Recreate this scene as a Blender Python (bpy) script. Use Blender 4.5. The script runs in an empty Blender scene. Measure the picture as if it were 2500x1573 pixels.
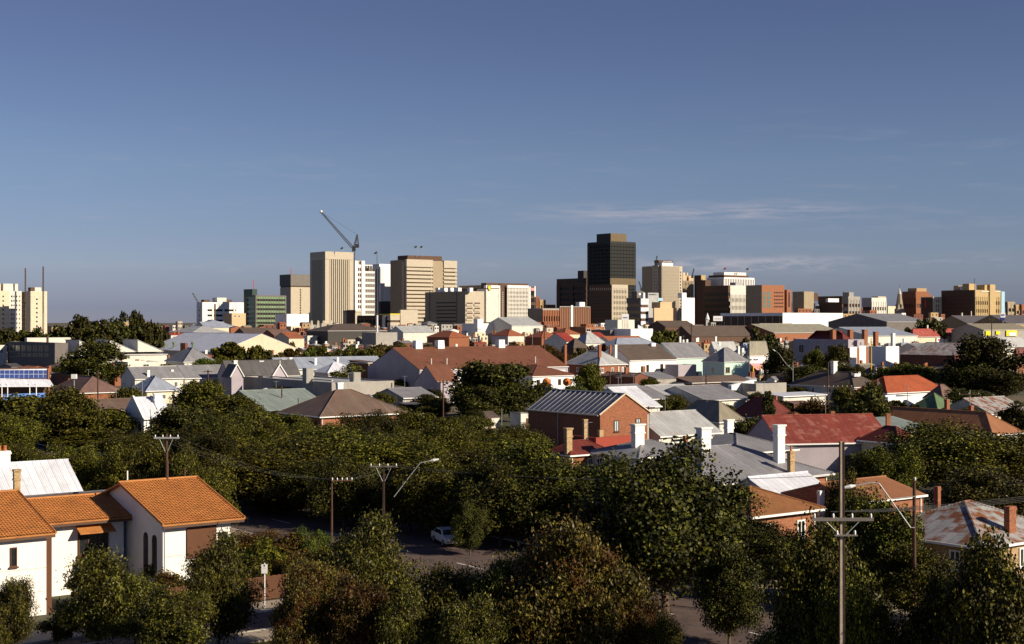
import bpy, math, random
import numpy as np
from mathutils import Vector, Matrix
R = math.radians
F, CX, CY, H = 3472.0, 1250.0, 786.5, 20.0      # lens in photo pixels, principal point, eye height in metres
PHI = R(37)                                      # the street grid is turned 37 degrees
scene = bpy.context.scene
col = scene.collection
rnd = random.Random(7)

def gx(px, D): return (px - CX) / F * D
def gz(py, D): return H - (py - CY) / F * D

# ------------------------------------------------------------------ materials
MATS = {}
def nodes_of(name):
    m = bpy.data.materials.new(name); m.use_nodes = True
    nt = m.node_tree; nt.nodes.clear()
    out = nt.nodes.new('ShaderNodeOutputMaterial'); b = nt.nodes.new('ShaderNodeBsdfPrincipled')
    nt.links.new(b.outputs[0], out.inputs[0])
    MATS[name] = m
    return m, nt, b

def mixc(nt, fac, a, b, mode='MIX'):
    n = nt.nodes.new('ShaderNodeMix'); n.data_type = 'RGBA'; n.blend_type = mode
    for s, v in ((n.inputs[0], fac), (n.inputs[6], a), (n.inputs[7], b)):
        if isinstance(v, (int, float)): s.default_value = v
        elif isinstance(v, tuple): s.default_value = (*v, 1)
        else: nt.links.new(v, s)
    return n.outputs[2]

def mth(nt, op, a, b=0.0, c=None):
    n = nt.nodes.new('ShaderNodeMath'); n.operation = op
    for s, v in zip(n.inputs, (a, b, c)):
        if v is None: continue
        if isinstance(v, (int, float)): s.default_value = v
        else: nt.links.new(v, s)
    return n.outputs[0]

def noise(nt, vec, scale, detail=3, rough=.6, ramp=None):
    n = nt.nodes.new('ShaderNodeTexNoise'); n.inputs['Scale'].default_value = scale
    n.inputs['Detail'].default_value = detail; n.inputs['Roughness'].default_value = rough
    nt.links.new(vec, n.inputs['Vector'])
    o = n.outputs['Fac']
    if ramp:
        r = nt.nodes.new('ShaderNodeMapRange'); r.inputs[1].default_value = ramp[0]; r.inputs[2].default_value = ramp[1]
        nt.links.new(o, r.inputs[0]); o = r.outputs[0]
    return o

def scaled(nt, vec, s):
    n = nt.nodes.new('ShaderNodeMapping'); n.inputs['Scale'].default_value = s
    nt.links.new(vec, n.inputs['Vector']); return n.outputs[0]

def surf(name, c, rough=.8, var=.25, s1=.35, s2=4., spec=.3, metal=0., dirt=None, kind=None, dirt_amt=.5, dr=(.5, .75), streak=0):
    """paint, render, stone: a base colour with two scales of unevenness and optional stains."""
    m, nt, b = nodes_of(name)
    tc = nt.nodes.new('ShaderNodeTexCoord'); v = tc.outputs['Object']
    lo = tuple(x * (1 - var) for x in c); hi = tuple(min(1, x * (1 + var * .8)) for x in c)
    f = mth(nt, 'ADD', mth(nt, 'MULTIPLY', noise(nt, v, s1, 4), .6), mth(nt, 'MULTIPLY', noise(nt, v, s2, 2), .4))
    mr = nt.nodes.new('ShaderNodeMapRange'); mr.inputs[1].default_value = .3; mr.inputs[2].default_value = .7
    nt.links.new(f, mr.inputs[0])
    c1 = mixc(nt, mr.outputs[0], lo, hi)
    if kind in ('iron', 'seam', 'deck'):
        # sheets of corrugated iron: each sheet a shade of its own, laps as fine lines running down the slope
        sep = nt.nodes.new('ShaderNodeSeparateXYZ'); nt.links.new(v, sep.inputs[0])
        geo = nt.nodes.new('ShaderNodeSeparateXYZ'); nt.links.new(tc.outputs['Normal'], geo.inputs[0])
        g = mth(nt, 'GREATER_THAN', mth(nt, 'ABSOLUTE', geo.outputs[0]), mth(nt, 'ABSOLUTE', geo.outputs[1]))
        xx = mth(nt, 'ADD', mth(nt, 'MULTIPLY', sep.outputs[0], mth(nt, 'SUBTRACT', 1., g)), mth(nt, 'MULTIPLY', sep.outputs[1], g))
        per = .76 if kind == 'iron' else 1.3
        q = mth(nt, 'DIVIDE', xx, per)
        wn = nt.nodes.new('ShaderNodeTexWhiteNoise'); wn.noise_dimensions = '1D'
        nt.links.new(mth(nt, 'FLOOR', q), wn.inputs['W'])
        c1 = mixc(nt, mth(nt, 'MULTIPLY', wn.outputs['Value'], .28), c1, tuple(x * .45 for x in c))
        fr = mth(nt, 'FRACT', q)
        lap = mth(nt, 'LESS_THAN', fr, .1)
        c1 = mixc(nt, mth(nt, 'MULTIPLY', lap, .45), c1, tuple(x * .35 for x in c))
        bmp = nt.nodes.new('ShaderNodeBump'); bmp.inputs['Strength'].default_value = .35; bmp.inputs['Distance'].default_value = .03
        nt.links.new(mth(nt, 'SINE', mth(nt, 'MULTIPLY', xx, 2 * math.pi / .19)), bmp.inputs['Height'])
        nt.links.new(bmp.outputs[0], b.inputs['Normal'])
    if kind == 'brick':
        # courses of single bricks, burnt and pale ones mixed
        br = nt.nodes.new('ShaderNodeTexBrick')
        sep = nt.nodes.new('ShaderNodeSeparateXYZ'); nt.links.new(v, sep.inputs[0])
        cmb = nt.nodes.new('ShaderNodeCombineXYZ')
        nt.links.new(mth(nt, 'ADD', sep.outputs[0], sep.outputs[1]), cmb.inputs[0]); nt.links.new(sep.outputs[2], cmb.inputs[1])
        nt.links.new(cmb.outputs[0], br.inputs['Vector'])
        br.inputs['Color1'].default_value = (*[x * .62 for x in c], 1); br.inputs['Color2'].default_value = (*[min(1, x * 1.45) for x in c], 1)
        br.inputs['Mortar'].default_value = (.24, .17, .12, 1)
        br.inputs['Scale'].default_value = 1.; br.inputs['Mortar Size'].default_value = .008
        br.inputs['Brick Width'].default_value = .24; br.inputs['Row Height'].default_value = .086
        c1 = mixc(nt, .7, c1, br.outputs['Color'])
    if kind == 'tile':
        sep = nt.nodes.new('ShaderNodeSeparateXYZ'); nt.links.new(v, sep.inputs[0])
        vo = nt.nodes.new('ShaderNodeTexVoronoi'); vo.inputs['Scale'].default_value = 2.6
        nt.links.new(v, vo.inputs['Vector'])
        hs = nt.nodes.new('ShaderNodeSeparateXYZ'); nt.links.new(vo.outputs['Color'], hs.inputs[0])
        c1 = mixc(nt, mth(nt, 'MULTIPLY', hs.outputs[0], .45), c1, tuple(x * .5 for x in c))
        row = mth(nt, 'LESS_THAN', mth(nt, 'FRACT', mth(nt, 'DIVIDE', sep.outputs[2], .1)), .22)
        c1 = mixc(nt, mth(nt, 'MULTIPLY', row, .4), c1, tuple(x * .35 for x in c))
    if dirt:
        if streak:      # rust running down single sheets
            cm = nt.nodes.new('ShaderNodeCombineXYZ'); nt.links.new(mth(nt, 'MULTIPLY', mth(nt, 'FLOOR', q), 1.7), cm.inputs[0]); nt.links.new(mth(nt, 'MULTIPLY', sep.outputs[2], 1.3), cm.inputs[2]); nt.links.new(mth(nt, 'MULTIPLY', mth(nt, 'ADD', sep.outputs[0], sep.outputs[1]), .25), cm.inputs[1])
            d = noise(nt, cm.outputs[0], 1.0, 4, .7, dr)
        else: d = noise(nt, scaled(nt, v, (.5, .5, .16)), 1.3, 5, .7, dr)
        c1 = mixc(nt, mth(nt, 'MULTIPLY', d, dirt_amt), c1, dirt)
    nt.links.new(c1, b.inputs['Base Color'])
    b.inputs['Roughness'].default_value = rough
    b.inputs['Specular IOR Level'].default_value = spec
    b.inputs['Metallic'].default_value = metal
    return m

S = surf
# roofs
S('iron_grey', (.26, .26, .28), .5, .3, kind='iron', dirt=(.12, .09, .07), dirt_amt=.35)
S('iron_blue', (.34, .38, .47), .4, .25, kind='iron', dirt=(.2, .18, .17), dirt_amt=.3)
S('iron_white', (.72, .75, .84), .45, .2, kind='iron', dirt=(.3, .26, .22), dirt_amt=.3)
S('iron_light', (.46, .47, .48), .5, .25, kind='iron', dirt=(.25, .18, .12), dirt_amt=.4)
S('iron_dark', (.11, .105, .11), .6, .3, kind='iron', dirt=(.05, .04, .03))
S('iron_brown', (.17, .12, .095), .65, .3, kind='iron', dirt=(.24, .10, .05), dirt_amt=.5)
S('iron_red', (.32, .045, .03), .6, .3, kind='iron', dirt=(.45, .25, .2), dirt_amt=.35)
S('iron_redworn', (.24, .05, .036), .65, .3, kind='iron', dirt=(.42, .22, .17), dirt_amt=.55, dr=(.5, .66), streak=1)
S('iron_maroon', (.16, .034, .026), .6, .3, kind='iron', dirt=(.09, .02, .015))
S('iron_green', (.13, .2, .1), .6, .25, kind='iron')
S('iron_teal', (.25, .3, .28), .6, .25, kind='iron')
S('iron_khaki', (.27, .24, .18), .65, .25, kind='iron')
S('iron_rust', (.42, .42, .42), .6, .3, kind='iron', dirt=(.2, .07, .025), dirt_amt=1., dr=(.47, .6), streak=1)
S('iron_ochre', (.34, .15, .07), .65, .2, kind='iron', dirt=(.2, .08, .04), dirt_amt=.3)
S('seam_blue', (.10, .115, .175), .4, .15, kind='seam')
S('tile_brown', (.19, .075, .045), .75, .25, kind='tile')
S('tile_rust', (.36, .12, .06), .75, .3, kind='tile')
S('tile_terra', (.38, .09, .035), .75, .3, kind='tile')
S('tile_dark', (.12, .09, .075), .75, .3, kind='tile')
S('tile_mauve', (.2, .12, .1), .8, .3, kind='tile')
S('tile_orange', (.44, .18, .05), .7, .3, s1=1.2, s2=9, dirt=(.3, .1, .03), dirt_amt=.45, dr=(.5, .7))
S('tile_tan', (.3, .13, .05), .75, .3, kind='tile')
S('slate', (.12, .11, .125), .7, .3, kind='tile')
S('saw_roof', (.3, .28, .22), .8, .3, dirt=(.12, .1, .08))
# walls
S('white', (.8, .79, .75), .7, .08, dirt=(.45, .4, .33), dirt_amt=.35, dr=(.55, .8))
S('white_clean', (.82, .82, .8), .6, .04)
S('offwhite', (.66, .64, .58), .8, .12, dirt=(.3, .26, .2), dirt_amt=.4)
S('cream', (.66, .58, .43), .8, .12, dirt=(.38, .22, .1), dirt_amt=.5, dr=(.55, .75))
S('beige', (.5, .44, .345), .85, .12)
S('beige_dark', (.36, .29, .2), .85, .15)  # deeper beige; also stands for shade on tower sides
S('tan', (.47, .35, .18), .85, .15)
S('sand', (.6, .43, .26), .85, .1)
S('concrete', (.36, .34, .31), .9, .2, dirt=(.2, .17, .14), dirt_amt=.4)
S('concrete_dark', (.17, .15, .14), .9, .2)
S('mauve', (.38, .34, .38), .85, .15)
S('mint', (.5, .68, .62), .7, .1)
S('brick', (.27, .09, .04), .85, .25, s1=1.5, kind='brick')
S('brick_dark', (.16, .045, .028), .85, .25, s1=1.5, kind='brick')
S('brick_orange', (.31, .115, .055), .85, .2, s1=1.5, kind='brick')
S('brick_buff', (.42, .29, .15), .85, .3, s1=1.5, kind='brick')
S('red_paint', (.3, .05, .03), .7, .12)
S('dark_panel', (.045, .04, .036), .6, .2)
S('black_panel', (.012, .013, .013), .5, .2)
S('bronze', (.14, .1, .05), .6, .15)
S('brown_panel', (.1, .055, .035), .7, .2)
S('brown_wood', (.11, .045, .022), .75, .3, s2=12)
S('green_slab', (.02, .05, .04), .5, .2)
S('pale_green', (.22, .36, .18), .4, .35, s1=.15, s2=.8)
S('blue_glass', (.03, .06, .22), .15, .3, spec=.6)
S('blue_panel', (.09, .22, .6), .5, .15)
S('blue_pale', (.35, .55, .7), .6, .1)
S('sign_white', (.82, .82, .84), .5, .04)
S('sign_blue', (.02, .03, .2), .5, .05)
S('sign_yellow', (.75, .62, .02), .5, .05)
S('sign_red', (.6, .04, .03), .5, .05)
S('pink', (.8, .33, .33), .7, .06)
S('yellow_post', (.75, .45, .02), .5, .1)
S('orange_ball', (.62, .17, .03), .6, .25, s1=1.2)
S('grey_mesh', (.3, .3, .28), .6, .2)
S('glass', (.02, .022, .025), .12, .3, spec=.7)
S('glass_brown', (.05, .035, .025), .2, .3, spec=.6)
S('glass_pale', (.5, .6, .65), .2, .15, spec=.7)
S('glass_teal', (.12, .2, .18), .2, .2, spec=.6)
S('metal', (.33, .34, .35), .45, .15, spec=.5)
S('metal_dark', (.05, .05, .05), .5, .2)
S('pole_wood', (.09, .045, .03), .85, .3, s2=8)
S('pole_concrete', (.42, .35, .26), .9, .35, s1=1.5, s2=9, dirt=(.2, .15, .1))
S('ceramic', (.75, .75, .75), .3, .05)
S('pot', (.42, .14, .05), .8, .2)
S('rubber', (.02, .02, .02), .8, .1)
S('car_white', (.75, .75, .73), .25, .05, spec=.6)
S('car_blue', (.03, .05, .14), .25, .05, spec=.6)
S('lamp_glass', (.8, .82, .8), .2, .03, spec=.6)
S('trunk', (.10, .065, .045), .9, .3, s1=1.5, s2=9)
S('trunk_pale', (.38, .33, .26), .85, .3, s1=1.5, s2=9)
S('flag_red', (.3, .05, .05), .8, .1); S('flag_dark', (.07, .08, .06), .8, .1)
# ground stuff
S('asphalt', (.12, .085, .075), .9, .35, s1=.5, s2=7, dirt=(.05, .045, .045), dirt_amt=.7, dr=(.52, .62))
S('paving', (.36, .3, .24), .9, .2, s1=.6, s2=6)
S('kerb', (.5, .46, .4), .9, .15)
S('verge', (.13, .13, .03), .95, .5, s1=.3, s2=3)
S('line_paint', (.75, .74, .7), .7, .1)
def ground_mat():
    m, nt, b = nodes_of('ground')
    tc = nt.nodes.new('ShaderNodeTexCoord'); v = tc.outputs['Object']
    c = mixc(nt, noise(nt, v, .02, 5, .6, (.42, .58)), (.045, .055, .018), (.16, .12, .08))
    c = mixc(nt, noise(nt, v, .35, 4, .6, (.45, .65)), c, (.06, .05, .03))
    nt.links.new(c, b.inputs['Base Color']); b.inputs['Roughness'].default_value = .95
ground_mat()

def leaf_mat(name, c1, c2, c3, rough=.55, spec=.14):
    """leaves: a random tone per leaf, weighted dark as mutual shadow, few bright as glints, every crown a slight tint of its own"""
    m, nt, b = nodes_of(name)
    tc = nt.nodes.new('ShaderNodeTexCoord'); v = tc.outputs['Object']
    vo = nt.nodes.new('ShaderNodeTexWhiteNoise'); vo.noise_dimensions = '3D'
    sn = nt.nodes.new('ShaderNodeVectorMath'); sn.operation = 'SNAP'; sn.inputs[1].default_value = (.3, .3, .3)
    nt.links.new(v, sn.inputs[0]); nt.links.new(sn.outputs[0], vo.inputs['Vector'])
    c = mixc(nt, mth(nt, 'POWER', vo.outputs['Value'], 2.5), c1, c2)  # mostly dark leaves stand for mutual shadow, the few bright ones for glints
    c = mixc(nt, noise(nt, v, .55, 3, .6, (.48, .68)), c, c3)
    oi = nt.nodes.new('ShaderNodeObjectInfo')
    hs = nt.nodes.new('ShaderNodeHueSaturation')
    nt.links.new(mth(nt, 'MULTIPLY_ADD', oi.outputs['Random'], .035, .4825), hs.inputs['Hue'])
    nt.links.new(mth(nt, 'MULTIPLY_ADD', oi.outputs['Random'], .5, .75), hs.inputs['Value'])
    nt.links.new(c, hs.inputs['Color'])
    nt.links.new(hs.outputs[0], b.inputs['Base Color'])
    b.inputs['Roughness'].default_value = rough; b.inputs['Specular IOR Level'].default_value = spec
    return m
leaf_mat('leaf_green', (.018, .021, .003), (.215, .2, .02), (.03, .026, .006))
leaf_mat('leaf_dark', (.010, .012, .003), (.13, .125, .016), (.02, .017, .005))
leaf_mat('leaf_olive', (.016, .018, .004), (.21, .2, .03), (.035, .028, .008), .45, .16)
leaf_mat('leaf_russet', (.02, .015, .004), (.18, .135, .026), (.07, .022, .008), .45, .16)
leaf_mat('leaf_lime', (0.0400, 0.0560, 0.0080), (0.1520, 0.1680, 0.0240), (0.0400, 0.0520, 0.0120))
leaf_mat('leaf_autumn', (0.0400, 0.0256, 0.0064), (0.1600, 0.0960, 0.0160), (0.0720, 0.0280, 0.0080))

# ------------------------------------------------------------------ meshes
class MB:
    def __init__(s): s.v = []; s.f = []
    def box(s, x0, x1, y0, y1, z0, z1):
        n = len(s.v)
        s.v += [(x0, y0, z0), (x1, y0, z0), (x1, y1, z0), (x0, y1, z0), (x0, y0, z1), (x1, y0, z1), (x1, y1, z1), (x0, y1, z1)]
        s.f += [tuple(n + i for i in q) for q in ((0, 3, 2, 1), (4, 5, 6, 7), (0, 1, 5, 4), (1, 2, 6, 5), (2, 3, 7, 6), (3, 0, 4, 7))]
        return s
    def frus(s, x0, x1, y0, y1, z0, z1, g):
        n = len(s.v)
        s.v += [(x0, y0, z0), (x1, y0, z0), (x1, y1, z0), (x0, y1, z0), (x0 - g, y0 - g, z1), (x1 + g, y0 - g, z1), (x1 + g, y1 + g, z1), (x0 - g, y1 + g, z1)]
        s.f += [tuple(n + i for i in q) for q in ((0, 3, 2, 1), (4, 5, 6, 7), (0, 1, 5, 4), (1, 2, 6, 5), (2, 3, 7, 6), (3, 0, 4, 7))]
        return s
    def poly(s, pts, faces):
        n = len(s.v); s.v += [tuple(p) for p in pts]; s.f += [tuple(n + i for i in f) for f in faces]; return s
    def slab(s, pts, th):
        """a flat polygon given thickness straight down"""
        k = len(pts); lo = [(p[0], p[1], p[2] - th) for p in pts]
        return s.poly(list(pts) + lo, [tuple(range(k)), tuple(range(2 * k - 1, k - 1, -1))] + [(i, i + k, (i + 1) % k + k, (i + 1) % k) for i in range(k)])
    def prism(s, pts, axis, t0, t1):
        """2D outline (p,z) extruded along the other ground axis"""
        k = len(pts)
        mk = (lambda p, t: (p[0], t, p[1])) if axis == 'y' else (lambda p, t: (t, p[0], p[1]))
        return s.poly([mk(p, t0) for p in pts] + [mk(p, t1) for p in pts],
                      [tuple(range(k)), tuple(range(2 * k - 1, k - 1, -1))] + [(i, i + k, (i + 1) % k + k, (i + 1) % k) for i in range(k)])
    def tube(s, pts, rad, n=6, cap=True):
        pts = [Vector(p) for p in pts]
        if not isinstance(rad, (list, tuple)): rad = [rad] * len(pts)
        base = len(s.v)
        for i, p in enumerate(pts):
            d = (pts[min(i + 1, len(pts) - 1)] - pts[max(i - 1, 0)]).normalized()
            a = d.cross(Vector((0, 0, 1)) if abs(d.z) < .9 else Vector((1, 0, 0))).normalized(); b = d.cross(a)
            for j in range(n):
                t = 2 * math.pi * j / n
                s.v.append(tuple(p + (a * math.cos(t) + b * math.sin(t)) * rad[i]))
        for i in range(len(pts) - 1):
            for j in range(n):
                s.f.append((base + i * n + j, base + i * n + (j + 1) % n, base + (i + 1) * n + (j + 1) % n, base + (i + 1) * n + j))
        if cap:
            s.f.append(tuple(base + j for j in range(n))); s.f.append(tuple(base + (len(pts) - 1) * n + j for j in reversed(range(n))))
        return s
    def ball(s, c, r, n=16, m=10, zs=1.):
        base = len(s.v)
        for i in range(m + 1):
            t = math.pi * i / m
            for j in range(n):
                p = 2 * math.pi * j / n
                s.v.append((c[0] + r * math.sin(t) * math.cos(p), c[1] + r * math.sin(t) * math.sin(p), c[2] + r * zs * math.cos(t)))
        for i in range(m):
            for j in range(n):
                s.f.append((base + i * n + j, base + (i + 1) * n + j, base + (i + 1) * n + (j + 1) % n, base + i * n + (j + 1) % n))
        return s
    def mesh(s, name, smooth=False):
        me = bpy.data.meshes.new(name); me.from_pydata(s.v, [], s.f); me.update()
        if smooth: me.shade_smooth()
        return me
    def build(s, name, mat, parent=None, smooth=False, loc=None):
        me = s.mesh(name, smooth); me.materials.append(MATS[mat])
        o = bpy.data.objects.new(name, me); col.objects.link(o)
        if parent is not None: o.parent = parent
        if loc: o.location = loc
        return o

PENDING = []        # things whose label gets its place words at the end: (object, description, px, py, D)
LAND = []           # things other labels may refer to: (px, py, D, name)
FOOT = []           # footprints already built on: (x, y, radius)
def tag(o, label=None, cat=None, group=None, kind=None):
    if label: o['label'] = label
    if cat: o['category'] = cat
    if group: o['group'] = group
    if kind: o['kind'] = kind
    return o
def empty(name, loc, rz=0.):
    o = bpy.data.objects.new(name, None); col.objects.link(o); o.location = loc; o.rotation_euler = (0, 0, rz); o.empty_display_size = .5
    return o
def copy_thing(root):
    r = root.copy(); col.objects.link(r)
    for ch in root.children:
        c = ch.copy(); col.objects.link(c); c.parent = r
        for g in ch.children:
            d = g.copy(); col.objects.link(d); d.parent = c
    return r

class Fr:
    """a building's own frame: origin at its near corner, x along the sunlit front, y along the shaded left side"""
    def __init__(s, name, xL, xE, xR, D, phi=PHI, a=None, b=None, z=0.):
        s.D = D; s.O = (gx(xE, D), D); s.u = (math.cos(phi), math.sin(phi)); s.v = (-math.sin(phi), math.cos(phi))
        s.a = a or s.hit(xR, s.u); s.b = b or s.hit(xL, s.v)
        s.e = empty(name, (s.O[0], s.O[1], z), phi); s.z = z
        c = s.w(s.a / 2, s.b / 2); FOOT.append((c[0], c[1], .5 * math.hypot(min(s.a, 30), min(s.b, 18))))
    def hit(s, px, d, o=None):
        k = (px - CX) / F; o = o or s.O
        return (k * o[1] - o[0]) / (d[0] - k * d[1])
    def w(s, x, y): return (s.O[0] + s.u[0] * x + s.v[0] * y, s.O[1] + s.u[1] * x + s.v[1] * y)
    def PF(s, px, py, y=0.):
        o = s.w(0, y); t = s.hit(px, s.u, o); return t, gz(py, o[1] + t * s.u[1]) - s.z
    def PL(s, px, py, x=0.):
        o = s.w(x, 0); t = s.hit(px, s.v, o); return t, gz(py, o[1] + t * s.v[1]) - s.z
    def box(s, name, mat, x0, x1, y0, y1, z0, z1, parent=None):
        return MB().box(x0, x1, y0, y1, z0, z1).build(name, mat, parent or s.e)

def window(fr, face, p0, p1, z0, z1, pane='glass', frame='white_clean', name='window', off=0., sill=True, mull=1, parent=None):
    """frame with its pane (and sill) on the front (F) or left (L) wall, the wall plane being `off` behind the frame origin"""
    t = .09
    def bx(m, a0, a1, d0, d1, c0, c1):
        if face == 'F': m.box(a0, a1, off - d1, off - d0, c0, c1)
        else: m.box(off - d1, off - d0, a0, a1, c0, c1)
    m = MB()
    w = min(.12, (p1 - p0) * .14)
    bx(m, p0, p0 + w, 0, t, z0, z1); bx(m, p1 - w, p1, 0, t, z0, z1)
    bx(m, p0 + w, p1 - w, 0, t, z0, z0 + w); bx(m, p0 + w, p1 - w, 0, t, z1 - w, z1)
    for i in range(1, mull + 1):
        c = p0 + (p1 - p0) * i / (mull + 1); bx(m, c - w * .3, c + w * .3, .031, t - .01, z0 + w, z1 - w)
    f = m.build(name, frame, parent or fr.e)
    g = MB(); bx(g, p0 + w, p1 - w, .003, .03, z0 + w, z1 - w); g.build('pane', pane, f)
    if sill:
        q = MB(); bx(q, p0 - .08, p1 + .08, .0, .2, z0 - .1, z0 - .002); q.build('sill', frame, f)
    return f

def chimney(fr, px, ytop, ybot, wpx, mat='white', t=.5, style='tall', pots=0, dpt=1.0, parent=None):
    y = fr.b * t; o = fr.w(0, y); x = fr.hit(px, fr.u, o); Y = o[1] + x * fr.u[1]
    zt = gz(ytop, Y); zb = gz(ybot, Y) - 1.4
    w = wpx * Y / F / (math.cos(PHI) + math.sin(PHI) * .7 * dpt); hx = w / 2; hy = w / 2 * dpt * .7
    m = MB()
    if style == 'tall':
        n = zt - (zt - max(zb, 0)) * .32
        n = zt - min((zt - zb) * .3, 1.2)
        m.box(x - hx * .82, x + hx * .82, y - hy * .82, y + hy * .82, zb, n)
        m.box(x - hx, x + hx, y - hy, y + hy, n, n + .16)
        m.box(x - hx * .86, x + hx * .86, y - hy * .86, y + hy * .86, n + .16, zt - .3)
        c = MB().frus(x - hx * .86, x + hx * .86, y - hy * .86, y + hy * .86, zt - .3, zt - .14, hx * .16).box(x - hx * 1.05, x + hx * 1.05, y - hy * 1.08, y + hy * 1.08, zt - .14, zt)
    else:
        m.box(x - hx * .88, x + hx * .88, y - hy * .88, y + hy * .88, zb, zt - .3)
        c = MB().box(x - hx, x + hx, y - hy, y + hy, zt - .3, zt - .12).box(x - hx * .92, x + hx * .92, y - hy * .92, y + hy * .92, zt - .12, zt)
    o = m.build('chimney', mat, parent or fr.e); c.build('chimney_cap', mat, o)
    for i in range(pots):
        xx = x + (i - (pots - 1) / 2) * hx * .7
        MB().tube([(xx, y, zt), (xx, y, zt + .25), (xx, y, zt + .5)], [hx * .28, hx * .22, hx * .26], 8).build('chimney_pot', 'pot', o)
    return o

def roof_parts(fr, kind, eh, rise, rm, wall, oh, gutter, ridge_cap=None):
    a, b, e = fr.a, fr.b, fr.e
    th = .14
    if kind == 'hip':
        i = min(a, b) / 2
        if a >= b: r0, r1 = (i, b / 2), (a - i, b / 2)
        else: r0, r1 = (a / 2, i), (a / 2, b - i)
        if abs(a - b) < .4: r1 = (r0[0] + .2, r0[1])
        z1 = eh + rise
        P = [(0, 0, eh), (a, 0, eh), (a, b, eh), (0, b, eh), (*r0, z1), (*r1, z1)] + [(0, 0, eh - th), (a, 0, eh - th), (a, b, eh - th), (0, b, eh - th)]
        Fc = ([(0, 1, 5, 4), (1, 2, 5), (2, 3, 4, 5), (3, 0, 4)] if a >= b else [(0, 1, 4), (1, 2, 5, 4), (2, 3, 5), (3, 0, 4, 5)])
        Fc += [(0, 6, 7, 1), (1, 7, 8, 2), (2, 8, 9, 3), (3, 9, 6, 0), (9, 8, 7, 6)]
        r = MB().poly(P, Fc).build('roof', rm, e)
        c = MB()
        for q in ([(P[0], P[4]), (P[1], P[5] if a >= b else P[4]), (P[3], P[4] if a >= b else P[5]), (P[4], P[5])]):
            c.tube([Vector(q[0]) + Vector((0, 0, .03)), Vector(q[1]) + Vector((0, 0, .03))], .09, 5)
        c.build('ridge_cap', ridge_cap or rm, r)
    elif kind in ('gx', 'gy'):
        r = MB(); z1 = eh + rise
        if kind == 'gx':
            r.slab([(0, 0, eh), (a, 0, eh), (a, b / 2, z1), (0, b / 2, z1)], th); r.slab([(0, b / 2, z1), (a, b / 2, z1), (a, b, eh), (0, b, eh)], th)
            cap = [(-.02, b / 2, z1 + .03), (a + .02, b / 2, z1 + .03)]
        else:
            r.slab([(0, 0, eh), (a / 2, 0, z1), (a / 2, b, z1), (0, b, eh)], th); r.slab([(a / 2, 0, z1), (a, 0, eh), (a, b, eh), (a / 2, b, z1)], th)
            cap = [(a / 2, -.02, z1 + .03), (a / 2, b + .02, z1 + .03)]
        r = r.build('roof', rm, e)
        MB().tube(cap, .1, 5).build('ridge_cap', ridge_cap or rm, r)
    elif kind == 'sk':
        r = MB().slab([(0, 0, eh), (a, 0, eh), (a, b, eh + rise), (0, b, eh + rise)], th).build('roof', rm, e)
    elif kind == 'sy':   # falls from left to right
        r = MB().slab([(0, 0, eh + rise), (a, 0, eh), (a, b, eh), (0, b, eh + rise)], th).build('roof', rm, e)
    else:
        r = MB().box(.25, a - .25, .25, b - .25, eh - .5, eh - .35).build('roof', rm, e)
    if gutter and kind not in ('flat',):
        g = MB()
        g.box(-.08, a + .08, -.12, -.005, eh - .2, eh - .02)
        if kind in ('hip', 'gy', 'sk'): g.box(-.12, -.005, -.0, b, eh - .2, eh - .02)
        g.build('gutter', gutter, e)
    return r

def walls(fr, kind, eh, rise, mat, oh):
    a, b = fr.a, fr.b; m = MB()
    x0, x1, y0, y1 = oh, a - oh, oh, b - oh
    if kind == 'flat':
        t = .25
        m.box(0, a, 0, b, 0, eh - .55)
        m.box(0, a, 0, t, eh - .55, eh); m.box(0, a, b - t, b, eh - .55, eh); m.box(0, t, t, b - t, eh - .55, eh); m.box(a - t, a, t, b - t, eh - .55, eh)
    elif kind == 'gx':
        s = rise / (b / 2); zc = eh + s * oh - .15
        m.prism([(y0, 0), (y1, 0), (y1, zc), (b / 2, eh + rise - .16), (y0, zc)], 'x', x0 * .3, a - x0 * .3)
    elif kind == 'gy':
        s = rise / (a / 2); zc = eh + s * oh - .15
        m.prism([(x0, 0), (x1, 0), (x1, zc), (a / 2, eh + rise - .16), (x0, zc)], 'y', y0 * .3, b - y0 * .3)
    elif kind == 'sk':
        m.prism([(y0, 0), (y1, 0), (y1, eh + rise - .2), (y0, eh - .16)], 'x', x0, x1)
    elif kind == 'sy':
        m.prism([(x0, 0), (x1, 0), (x1, eh - .16), (x0, eh + rise - .2)], 'y', y0, y1)
    else:
        m.box(x0, x1, y0, y1, 0, eh - .15)
    return m.build('wall', mat, fr.e)

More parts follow.
